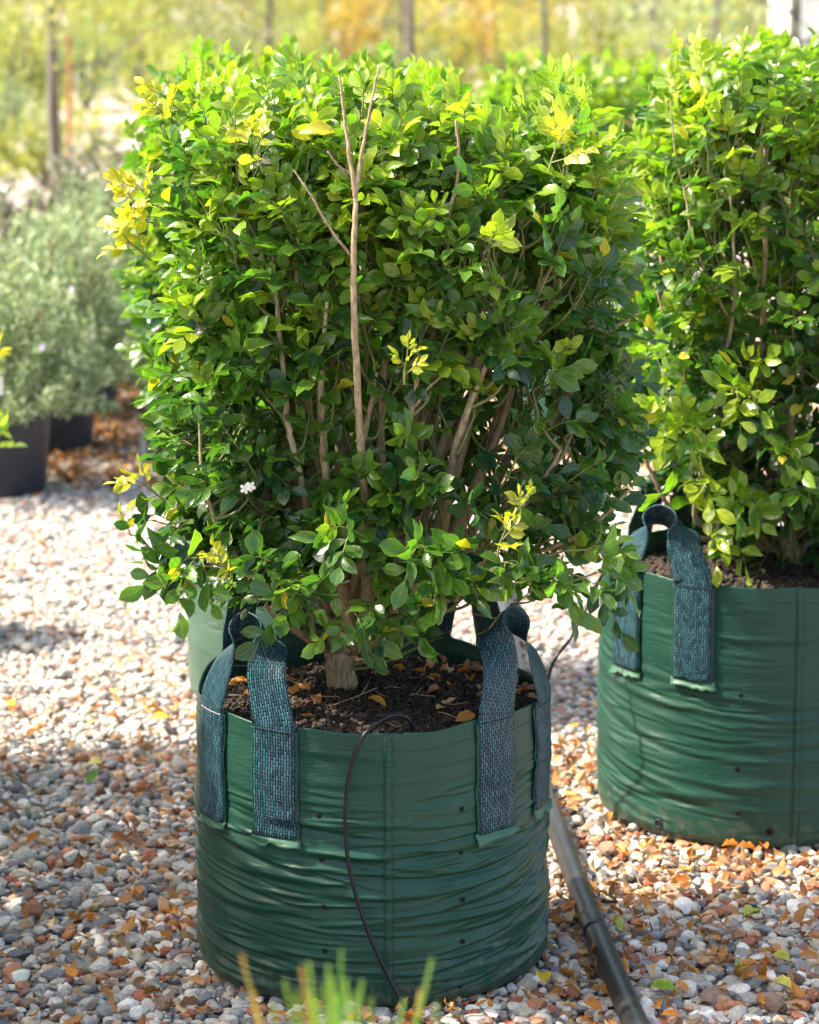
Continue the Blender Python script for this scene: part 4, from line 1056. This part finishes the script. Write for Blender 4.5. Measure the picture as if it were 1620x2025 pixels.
# the few yellow and green ones, each where the photo has it
LOOSE = [((1077, 1945), (0.55, 0.42, 0.02), 'bright yellow fallen leaf touching the foot of the wrinkled bag'), ((1470, 1812), (0.42, 0.44, 0.06), 'lime yellow fallen leaf paired with a green one on the gravel'),
         ((1504, 1806), (0.10, 0.24, 0.03), 'mid green fallen leaf paired with a lime one on the gravel'), ((1285, 1950), (0.16, 0.28, 0.02), 'green and yellow fallen leaf on the gravel past the black pipe'),
         ((1525, 1888), (0.34, 0.36, 0.05), 'olive green fallen leaf on the gravel below the fuller bag'), ((1460, 1920), (0.24, 0.36, 0.04), 'small bright green fallen leaf below the fuller bag'),
         ((1528, 1938), (0.50, 0.46, 0.10), 'pale yellow fallen leaf on open gravel'), ((205, 1505), (0.46, 0.46, 0.10), 'pale lime fallen leaf alone on the shaded gravel'),
         ((172, 1548), (0.10, 0.26, 0.03), 'small dark green fallen leaf on the shaded gravel'), ((15, 1388), (0.60, 0.44, 0.02), 'vivid yellow fallen leaf on the sunlit gravel'),
         ((335, 1418), (0.55, 0.46, 0.05), 'yellow fallen leaf on sunlit gravel beside the bleached bag'), ((1215, 1822), (0.30, 0.42, 0.06), 'thin lime leaf sliver beside the black pipe')]
for k, ((x, y), c, lb) in enumerate(LOOSE):
    p = pixg(x, y, 0.024); a = rng.uniform(0, 6.28)
    o = link('fallen_leaf', DRY_MESH[k % len(DRY)] if k % 3 else DRY_MESH[4])
    o.matrix_world = frame_matrix(p, np.array([math.cos(a), math.sin(a), 0.1]), np.array([0.1, -0.5, 1.0]), 0.045); o.color = (*c, 1)
    tag(o, lb, 'leaf')
# dry leaves on the soil
def soil_leaves(b, zf, n, lab, grp, spread):
    k = 0
    while k < n:
        a, q = rng.uniform(-0.4, 3.6), rng.uniform(0.35, 0.93)
        if rng.random() < 0.25: a = rng.uniform(0, 6.28)
        if rng.random() < 0.3: a = rng.normal(0.3, 0.25); q = rng.uniform(0.7, 0.93)
        x, y = b['x'] + math.cos(a) * b['r'] * q, b['y'] + math.sin(a) * b['r'] * q
        an = rng.uniform(0, 6.28)
        o = link('dry_leaf', DRY_MESH[rng.integers(0, 5)]); c = DRYC[rng.integers(0, 6)] * rng.uniform(0.9, 1.35)
        o.matrix_world = frame_matrix(np.array([x, y, zf(x, y) + 0.006]), np.array([math.cos(an), math.sin(an), rng.normal(0.15, 0.2)]), np.array([rng.normal(0, 0.4), rng.normal(-0.2, 0.4), 1]), rng.uniform(0.022, 0.038)); o.color = (*c, 1)
        tag(o, lab, 'leaf', grp); k += 1
soil_leaves(BAG1, zs1, 70, 'curled orange dry leaf lying on the soil of the wrinkled bag', 'dry leaves on the near soil', 1)
soil_leaves(BAG2, zs2, 26, 'curled orange dry leaf lying on the soil of the fuller bag', 'dry leaves on the far soil', 1)

# dry straw and twiglets on the gravel and soil
mb = MB()
for k in range(170):
    y = rng.uniform(3.7, 6.5); x = rng.uniform(-1, 1) * (0.16 * y + 0.1); z = 0.014
    if any(math.hypot(x - bx, y - by) < br + 0.03 for bx, by, br in BAGS_XY): continue
    a = rng.uniform(0, 6.28); l = rng.uniform(0.03, 0.09)
    d = np.array([math.cos(a), math.sin(a), rng.normal(0, 0.12)]) * l
    p = np.array([x, y, z]); mb.tube(np.array([p, p + d * 0.5 + rng.normal(0, 0.004, 3), p + d]), rng.uniform(0.0006, 0.0014), 4, col=np.array([0.42, 0.30, 0.18]) * rng.uniform(0.6, 1.2))
for k in range(40):
    a, q = rng.uniform(0, 6.28), math.sqrt(rng.random()) * 0.25; x, y = BAG1['x'] + q * math.cos(a), BAG1['y'] + q * math.sin(a)
    p = np.array([x, y, zs1(x, y) + 0.008]); a = rng.uniform(0, 6.28); d = np.array([math.cos(a), math.sin(a), rng.normal(0.1, 0.15)]) * rng.uniform(0.02, 0.07)
    mb.tube(np.array([p, p + d * 0.5 + rng.normal(0, 0.003, 3), p + d]), 0.0007, 4, col=(0.40, 0.26, 0.14))
tw = link('twig_litter', mb.mesh('twig_litter', M['stone'])); tag(tw, 'fine dry straw and twiglets strewn over gravel and soil', 'twig litter', kind='stuff')

# ------------------------------------------------------------------ potted grey-green shrubs
def make_pot(r, h, tape=0.82):
    n = 40; t = np.linspace(0, 2 * math.pi, n, endpoint=False)
    prof = [(r * tape, 0.0), (r * tape * 1.01, 0.01), (r * 0.97, h - 0.035), (r * 0.97, h - 0.034), (r * 1.03, h - 0.033), (r * 1.035, h - 0.002), (r * 1.02, h), (r * 0.97, h - 0.002), (r * 0.95, h - 0.05), (0.001, h - 0.045)]
    V = np.vstack([np.stack([a * np.cos(t), a * np.sin(t), np.full(n, z)], -1) for a, z in prof])
    return mesh_np('pot', V, grid_tris(len(prof), n, True), None, None, True, M['pot'])

def cloud(seed, n, fn, size, cols, shapes=(SMALL,), up=0.6, jitter=0.6):
    """loose leaves: fn(rg, n) -> points, outward directions"""
    rg = np.random.default_rng(seed)
    P, D = fn(rg, n)
    X = norm(D + rg.normal(0, jitter, (n, 3)) + [0, 0, up]); Z = norm(rg.normal(0, 0.6, (n, 3)) + [0, 0, 1.0] + D * 0.4)
    c = np.array(cols)[rg.integers(0, len(cols), n)] * rg.uniform(0.75, 1.25, (n, 1))
    return place(list(shapes), P, X, Z, size * rg.uniform(0.6, 1.3, n), c, rg.integers(0, len(shapes), n))

def twiggy(rx, z0, z1, nst, bottom=0.5):
    """points spread along many fine stems rising from one base"""
    def fn(rg, n):
        per = n // nst + 1; Ps, Ds = [], []
        for k in range(nst):
            a = rg.uniform(0, 6.283); q = math.sqrt(rg.random()); el = rg.random()
            zt = z0 + (z1 - z0) * (0.04 + 0.96 * (1 - q ** 2.4 * 0.97) * rg.uniform(0.5, 1.06))
            e = np.array([math.cos(a) * rx * q * 1.05, math.sin(a) * rx * q * 1.05, zt]); s = np.array([math.cos(a) * rx * 0.3 * q, math.sin(a) * rx * 0.3 * q, z0])
            t = bottom + (1 - bottom) * rg.random(per) ** 0.7; tt = t[:, None]
            Ps.append(s + (e - s) * tt + np.array([math.cos(a), math.sin(a), 0]) * (0.12 * rx * np.sin(math.pi * tt)) + rg.normal(0, 0.012, (per, 3)))
            Ds.append(np.tile(norm(e - s), (per, 1)) + 0.8 * rg.normal(0, 1, (per, 3)))
        i = rg.permutation(per * nst)[:n]
        return np.vstack(Ps)[i], norm(np.vstack(Ds)[i])
    return fn

POT = make_pot(0.17, 0.28); POTS = make_pot(0.15, 0.25)
GREYC = [(0.21, 0.29, 0.16), (0.29, 0.37, 0.21), (0.15, 0.21, 0.11), (0.36, 0.43, 0.27)]
GREY = [mesh_np('foliage', *cloud(500 + k, 13000, twiggy(0.36, 0.24, 0.86, 260, 0.3), 0.030, GREYC), smooth=True, mat=M['grey_leaf']) for k in range(2)]
def stems_mesh(seed, n, rx, z0, z1, mat, r0=0.004):
    rg = np.random.default_rng(seed); mb = MB()
    for k in range(n):
        a = rg.uniform(0, 6.283); q = math.sqrt(rg.random())
        mb.tube(smooth_path([np.array([0.03 * math.cos(a), 0.03 * math.sin(a), z0]), np.array([math.cos(a) * rx * q * 0.6, math.sin(a) * rx * q * 0.6, (z0 + z1) / 2]), np.array([math.cos(a) * rx * q, math.sin(a) * rx * q, z1 - 0.3 * (z1 - z0) * q])], [1, 1, 1], 4)[0], np.linspace(r0, r0 * 0.35, 9), 5)
    return mb.mesh('stems', mat)
GSTEM = stems_mesh(9, 40, 0.26, 0.26, 0.78, noise_mat('rusty_stem', (0.16, 0.08, 0.04), (0.30, 0.16, 0.08), 30, 0.8))
rgp = np.random.default_rng(77)
gspots = [(-1.31, 8.66, 0, 'grey-green fine-leaved shrub in the black pot at the end of the row'), (-1.235, 9.47, 1, 'grey-green fine-leaved shrub second in its potted row'), (-1.24, 10.32, 0, 'grey-green fine-leaved shrub third in its potted row'),
          (-1.27, 11.2, 1, 'grey-green fine-leaved shrub fourth in its potted row'), (-2.02, 9.1, 1, 'grey-green fine-leaved shrub in the second line of black pots'), (-2.0, 10.1, 0, 'grey-green fine-leaved shrub deeper in the second line of pots')]
for k, (x, y, v, lb) in enumerate(gspots):
    p = link('plant_pot', POT if k % 3 == 0 else POTS, None, (x, y, 0.0)); tag(p, lb.replace('grey-green fine-leaved shrub', 'black plastic nursery pot').replace(' in the black pot', ' holding fine-leaved shrub'), 'pot', 'black nursery pots')
    s = empty('grey_shrub', (x, y, 0.0), rgp.uniform(0, 6)); tag(s, lb, 'shrub', 'grey-green potted shrubs')
    s.scale = (1.05, 1.05, 1.0) if k else (1.0, 1.0, 0.97)
    link('foliage', GREY[v], s)['kind'] = 'stuff'; link('stems', GSTEM, s)
    for q in range(5):
        a = rgp.uniform(0, 6.28); z = rgp.uniform(0.4, 0.7); n_ = 5; aa = np.arange(5) * 1.2566
        c0 = np.array([math.cos(a) * 0.33, math.sin(a) * 0.33, z])
        link('flower', mesh_np('flower', *place([PETAL], np.tile(c0, (5, 1)), np.stack([np.cos(aa) * math.sin(a), -np.cos(aa) * math.cos(a), np.sin(aa)], -1), np.tile([math.cos(a), math.sin(a), 0.2], (5, 1)), np.full(5, 0.014), np.tile([0.66, 0.62, 0.78], (5, 1)), np.zeros(5, int)), smooth=True, mat=M['petal']), s)

# pale broad-leaved shrubs beyond them
PALEC = [(0.17, 0.18, 0.12), (0.34, 0.34, 0.28), (0.12, 0.13, 0.08), (0.20, 0.17, 0.11)]
M['pale_leaf'] = leaf_mat('silvery_leaf', rough=0.34, transl=0.2, spec=0.7, vein=False, tint=(1.2, 1.2, 0.8))
PALE = mesh_np('foliage', *cloud(620, 2600, twiggy(0.5, 0.25, 1.0, 70, 0.3), 0.07, PALEC, LEAVES[:4]), smooth=True, mat=M['pale_leaf'])
PSTEM = stems_mesh(12, 24, 0.42, 0.2, 0.85, M['bark'], 0.007)
for k, (x, y) in enumerate(((-1.62, 12.6), (-2.45, 12.4), (-1.55, 13.9), (-2.5, 14.0), (-1.0, 14.6))):
    p = link('plant_pot', POT, None, (x, y, 0)); tag(p, 'black nursery pot under a silvery broad-leaved shrub', 'pot', 'pots of the silvery shrubs')
    s = empty('silvery_shrub', (x, y, 0), k * 1.3); s.scale = (0.95, 0.95, 0.84); tag(s, 'silvery broad-leaved shrub behind the grey-green potted row', 'shrub', 'silvery shrubs in a row')
    link('foliage', PALE, s)['kind'] = 'stuff'; link('stems', PSTEM, s)

# white plant tag and leaf tips at the picture's edge belong to a small potted plant next to the sunlit strip
ep = pix(-150, 1000, 6.6); ep[2] = 0
p = link('plant_pot', POTS, None, tuple(ep)); tag(p, 'black nursery pot with a white tag standing on the sunlit gravel', 'pot', 'black nursery pots')
sr = Shrub(808)
for (x, y, g, l) in ((-30, 735, 0.7, 0.04), (-14, 715, 0.6, 0.034), (-14, 885, 0.0, 0.055), (-110, 800, 0.0, 0.05), (-120, 740, 0.2, 0.05), (-140, 850, 0.0, 0.05)):
    P_ = pix(x - 20, y + 10, 6.6); sr.shoot(P_, np.array([0.5, -0.1, 0.8]), np.array([1.0, 0, 0]), 0.05, 3, l, 0.25, 0.1, g)
    sr.stem([ep + [0, 0, 0.25], 0.5 * (ep + [0, 0, 0.25] + P_) + [-0.02, 0, 0.03], P_], [0.006, 0.005, 0.003])
finish_shrub(sr, 'young_shrub', (ep[0], ep[1], 0.25), 'young shrub with yellow leaf tips in the tagged black pot', None, 0)
tg_ = empty('plant_tag', tuple(pix(-4, 745, 6.55))); tag(tg_, 'white plastic plant tag hanging on the young shrub', 'tag')
link('card', mesh_np('card', np.array([(-0.012, 0, -0.045), (0.012, 0.002, -0.045), (0.012, 0.002, 0.0), (-0.012, 0, 0.0), (-0.012, 0.001, -0.045), (0.012, 0.003, -0.045), (0.012, 0.003, 0.0), (-0.012, 0.001, 0.0)]), np.array([(0, 1, 2), (0, 2, 3), (5, 4, 7), (5, 7, 6), (0, 4, 5), (0, 5, 1), (3, 2, 6), (3, 6, 7), (0, 3, 7), (0, 7, 4), (1, 5, 6), (1, 6, 2)]), None, None, False, M['white']), tg_)
link('loop', mesh_np('loop', *tube(np.array([(0, 0, -0.004), (0, 0, 0.03), (-0.01, 0, 0.05)]), 0.001, 5)[:2], None, None, True, M['white']), tg_)

# ------------------------------------------------------------------ background trees and rows
def tree_meshes(seed, h, first, spread, n_leaf, cols, lsize=0.075, r0=0.05, limb_n=12):
    rg = np.random.default_rng(seed); tr = MB(); tips = []
    k_ = rg.normal(0, 0.03, 3)
    tp = [np.array([0, 0, 0]), np.array([k_[0] * 0.4, k_[1] * 0.4, h * 0.33]), np.array([k_[0], k_[1], h * 0.66]), np.array([k_[0] * 2, k_[1] * 2, h * 0.97])]
    tq, rq = smooth_path(tp, [r0, r0 * 0.8, r0 * 0.5, r0 * 0.15], 8); tr.tube(tq, rq, 10)
    br = MB()
    for k in range(limb_n):
        z = first + (h * 0.92 - first) * (k + rg.uniform(0, 0.8)) / limb_n
        a = rg.uniform(0, 6.283); l = spread * (1 - 0.6 * (z - first) / (h - first)) * rg.uniform(0.7, 1.1)
        o = np.array([np.interp(z, tq[:, 2], tq[:, 0]), np.interp(z, tq[:, 2], tq[:, 1]), z]); d = np.array([math.cos(a), math.sin(a), rg.uniform(0.15, 0.5)])
        pts = [o, o + d * l * 0.5 + [0, 0, 0.05 * l], o + d * l + [0, 0, 0.22 * l]]
        q, _ = smooth_path(pts, [1, 1, 1], 5); br.tube(q, np.linspace(r0 * 0.30, r0 * 0.08, len(q)), 6)
        for t in q[2:]: tips.append(t)
        for s_ in range(3):
            p0 = q[rg.integers(3, len(q))]; e = p0 + (norm(rg.normal(0, 1, 3)) * [1, 1, 0.6] + d * 0.5) * l * 0.4
            br.tube(np.array([p0, 0.5 * (p0 + e) + rg.normal(0, 0.02, 3), e]), [r0 * 0.1, r0 * 0.07, r0 * 0.04], 5); tips += [e, 0.5 * (p0 + e)]
    T = np.array(tips)
    def fn(rg2, n):
        c = T[rg2.integers(0, len(T), n)]; o = rg2.normal(0, 1, (n, 3)) * 0.17 * spread * [1, 1, 0.8]
        return c + o, norm(o)
    V = cloud(seed + 1, n_leaf, fn, lsize, cols, up=-0.2)
    return tr.mesh('trunk', M['tree_bark']), br.mesh('limbs', M['tree_bark']), mesh_np('crown', *V, smooth=True, mat=M['far_leaf'])

LIME = [(0.30, 0.35, 0.09), (0.38, 0.40, 0.11), (0.24, 0.31, 0.09), (0.46, 0.42, 0.10)]
OLIVE = [(0.22, 0.26, 0.12), (0.28, 0.31, 0.15), (0.18, 0.23, 0.10), (0.34, 0.31, 0.16)]
SAGE = [(0.23, 0.30, 0.18), (0.30, 0.36, 0.22), (0.18, 0.25, 0.14), (0.34, 0.38, 0.2)]
AMBER = [(0.48, 0.34, 0.05), (0.42, 0.24, 0.06), (0.55, 0.42, 0.06), (0.34, 0.26, 0.07)]
TREES = [tree_meshes(700, 4.6, 0.95, 1.25, 3600, LIME), tree_meshes(710, 4.2, 0.85, 1.15, 3400, OLIVE), tree_meshes(720, 5.0, 1.25, 1.2, 3000, AMBER), tree_meshes(730, 4.4, 0.8, 1.1, 3200, SAGE)]
def add_tree(x, y, v, rz, sc, label, group=None):
    t = empty('young_tree', (x, y, 0), rz); t.scale = (sc, sc, sc); tag(t, label, 'tree', group)
    for nm, me in zip(('trunk', 'limbs', 'crown'), TREES[v]): link(nm, me, t)
def at_px(px, Y): return (px - 810) / FPX * (Y * CP + 1.55 * SP)
add_tree(at_px(110, 20.5), 20.5, 0, 0.6, 0.95, 'young tree with grey trunk tied beside an orange timber stake')
add_tree(at_px(533, 31), 31, 1, 2.0, 0.95, 'olive leaved young tree with dark trunk and low fan of limbs')
add_tree(at_px(812, 26), 26, 2, 4.0, 0.95, 'amber leaved young tree with pale trunk beside a thinner one')
add_tree(at_px(795, 34), 34, 2, 1.0, 0.9, 'thinner amber leaved young tree just behind a pale trunked one')
add_tree(at_px(1078, 27), 27, 2, 5.0, 0.75, 'slim pale trunked amber tree standing over the gap between shrubs')
add_tree(at_px(1410, 24), 24, 0, 3.1, 0.85, 'lime leaved young tree with spreading low limbs behind the fuller bag')
add_tree(at_px(1285, 33), 33, 3, 0.4, 0.95, 'sage leaved young tree far behind the fuller bag')
add_tree(at_px(1566, 19), 19, 3, 2.2, 1.0, 'sage leaved young tree with dark trunk beside the open sky gap')
sk = bmesh.new(); bmesh.ops.create_cube(sk, size=1.0)
for v in sk.verts: v.co.x *= 0.038 * (0.9 if v.co.z < 0 else 1); v.co.y *= 0.038; v.co.z = (v.co.z + 0.5) * 1.30
bmesh.ops.bevel(sk, geom=list(sk.edges), offset=0.004, segments=1, affect='EDGES')
me = bpy.data.meshes.new('timber_stake'); sk.to_mesh(me); sk.free(); me.materials.append(M['stake'])
st = link('timber_stake', me, None, (at_px(138, 20.4), 20.4, -0.01)); st.rotation_euler = (0.0, R(1.0), 0); tag(st, 'orange brown square timber stake beside the grey tree trunk', 'stake')

# rows of nursery shrubs on the slope behind
def row_shrub(seed, cols, rx, h, n, ls):
    return mesh_np('foliage', *cloud(seed, n, twiggy(rx, 0.15, h, 60, 0.15), ls, cols), smooth=True, mat=M['far_leaf'])
ROWS = [('lime yellow', row_shrub(801, LIME, 0.75, 1.5, 3600, 0.085)), ('olive green', row_shrub(802, OLIVE, 0.8, 1.45, 3600, 0.085)), ('sage green', row_shrub(803, SAGE, 0.8, 1.35, 3600, 0.08)), ('amber', row_shrub(804, AMBER, 0.7, 1.5, 3400, 0.085))]
RSTEM = stems_mesh(15, 16, 0.55, 0.0, 1.1, M['tree_bark'], 0.016)
rgr = np.random.default_rng(5)
for Y, step, hsc in ((23.5, 1.5, 0.62), (28, 1.6, 0.8), (34, 1.5, 1.0), (39, 1.5, 1.1), (44, 1.6, 1.25), (52, 1.8, 1.6)):
    hw = 0.155 * Y + 1.6; x = -hw + rgr.uniform(0, 1)
    while x < hw:
        pxc = 810 + FPX * x / (Y * CP + 1.55 * SP)
        if 1500 < pxc < 1760 and Y < 50: x += 0.6; continue
        wts = np.array([0.45, 0.25, 0.2, 0.1]) if pxc < 350 else (np.array([0.12, 0.38, 0.4, 0.1]) if pxc < 850 else np.array([0.25, 0.25, 0.35, 0.15]))
        v = rgr.choice(4, p=wts)
        s = empty('nursery_shrub', (x, Y + rgr.uniform(-0.8, 0.8), 0), rgr.uniform(0, 6.28)); k = rgr.uniform(0.85, 1.15); s.scale = (k, k, hsc * rgr.uniform(0.8, 1.2))
        tag(s, f'bushy {ROWS[v][0]} nursery shrub in the far rows', 'shrub', f'{ROWS[v][0]} shrubs in the far rows')
        link('foliage', ROWS[v][1], s)['kind'] = 'stuff'; link('stems', RSTEM, s)
        x += step * rgr.uniform(0.75, 1.3)
# white shed glimpsed past the last tree
sx, sy = at_px(1700, 40), 40.0
shed = empty('nursery_shed', (sx, sy, 0)); tag(shed, 'white walled nursery shed glimpsed past a dark tree trunk', 'shed')
def box(name, x0, x1, y0, y1, z0, z1, mat, parent):
    V = np.array([(x, y, z) for z in (z0, z1) for y in (y0, y1) for x in (x0, x1)]); F = np.array([(0, 2, 3), (0, 3, 1), (4, 5, 7), (4, 7, 6), (0, 1, 5), (0, 5, 4), (2, 6, 7), (2, 7, 3), (0, 4, 6), (0, 6, 2), (1, 3, 7), (1, 7, 5)])
    return link(name, mesh_np(name, V, F, None, None, False, mat), parent)
box('wall', -0.95, 2.2, 0, 3, 0, 2.5, M['white'], shed)
rf = np.array([(-1.1, -0.2, 2.45), (2.35, -0.2, 2.45), (2.35, 3.2, 2.45), (-1.1, 3.2, 2.45), (-1.1, 1.5, 3.2), (2.35, 1.5, 3.2)])
link('roof', mesh_np('roof', rf, np.array([(0, 1, 5), (0, 5, 4), (2, 3, 4), (2, 4, 5), (0, 4, 3), (1, 2, 5), (0, 3, 2), (0, 2, 1)]), None, None, False, M['greypipe']), shed)
dr = box('door', 0.6, 1.45, -0.04, 0.02, 0.0, 2.0, M['greypipe'], shed); box('handle', 0.68, 0.72, -0.09, -0.04, 0.95, 1.08, M['pot'], dr)
wn = box('window', -0.6, 0.2, -0.04, 0.02, 1.75, 2.25, M['greypipe'], shed); box('pane', -0.54, 0.14, -0.06, -0.04, 1.8, 2.2, M['pot'], wn)
# wooded rise closing the view
def far_fn(rg, n):
    x = rg.uniform(-26, 26, n); y = rg.uniform(72, 84, n); z = rg.random(n) ** 1.2 * (6.5 + 1.8 * np.sin(x * 0.5) + 1.2 * np.sin(x * 1.3 + 1))
    return np.column_stack([x, y, z]), norm(rg.normal(0, 1, (n, 3)))
fw = link('far_woods', mesh_np('far_woods', *cloud(901, 26000, far_fn, 0.5, OLIVE + LIME + AMBER[:2]), smooth=True, mat=M['far_leaf']))
tag(fw, 'sunny yellow-green belt of trees closing the far background', 'woods', kind='stuff')

# ------------------------------------------------------------------ strappy plant in the near foreground
fp = pix(690, 2400, 2.1); fx, fyy = fp[0], 2.1
p = link('plant_pot', POTS, None, (fx, fyy, 0)); p.scale = (0.9, 0.9, 1.25); tag(p, 'black nursery pot of the strappy lime green plant', 'pot', 'black nursery pots')
sp_ = empty('strappy_plant', (fx, fyy, 0.30)); tag(sp_, 'strappy lime green plant whose leaf tips reach up before the wrinkled bag', 'plant')
rgf = np.random.default_rng(3)
tips = [(478, 1915, 0), (610, 1930, 1), (648, 1935, 1), (676, 1905, 2), (716, 1965, 1), (855, 1925, 1), (562, 1965, 3), (596, 1940, 0), (682, 1962, 1), (832, 1985, 0), (640, 1975, 1), (705, 1985, 1), (585, 1990, 3), (735, 2000, 3), (665, 1995, 1), (625, 2000, 1), (800, 2005, 1), (540, 2010, 3), (500, 1990, 0), (866, 2010, 3), (655, 1960, 1), (690, 2000, 1), (612, 1985, 1)]
M['strap_leaf'] = leaf_mat('strappy_leaf', 'mesh', rough=0.45, transl=0.4, spec=0.4, vein=False, tint=(1.5, 1.6, 0.5))
for k, (x, y, kind) in enumerate(tips + [(rgf.uniform(540, 800), rgf.uniform(2030, 2200), 1) for _ in range(24)]):
    Yt = 2.1 + rgf.normal(0, 0.05)
    e = pix(x, y - 28, Yt) - np.array(sp_.location); s0 = np.array([rgf.normal(0, 0.02), rgf.normal(0, 0.02), 0.0])
    m_ = 0.5 * (s0 + e); m_[:2] *= 0.75
    q, _ = smooth_path([s0, m_, e], [1, 1, 1], 8); T_ = norm(np.gradient(q, axis=0)); W_ = norm(np.cross(T_, [rgf.normal(0, 0.4), -1, 0.0])); Nn_ = np.cross(W_, T_)
    t = np.linspace(0, 1, len(q)); wd = 0.0055 * (1 - 0.6 * t) * np.where(t > 0.93, 0.6, 1)
    G = np.stack([q - W_ * wd[:, None], q + Nn_ * 0.0012, q + W_ * wd[:, None]], 1)
    cg = {0: (0.30, 0.25, 0.05), 1: (0.17, 0.29, 0.06), 2: (0.10, 0.24, 0.04), 3: (0.13, 0.22, 0.05)}[kind]
    tipc = np.array((0.36, 0.22, 0.07)) if kind == 0 else np.array(cg)
    cc = np.array(cg)[None] * (1 - np.clip((t - 0.9) / 0.1, 0, 1))[:, None] + tipc[None] * np.clip((t - 0.9) / 0.1, 0, 1)[:, None]
    link('leaf', mesh_np('leaf', G.reshape(-1, 3), grid_tris(len(q), 3), np.repeat(cc, 3, 0), None, True, M['strap_leaf']), sp_)
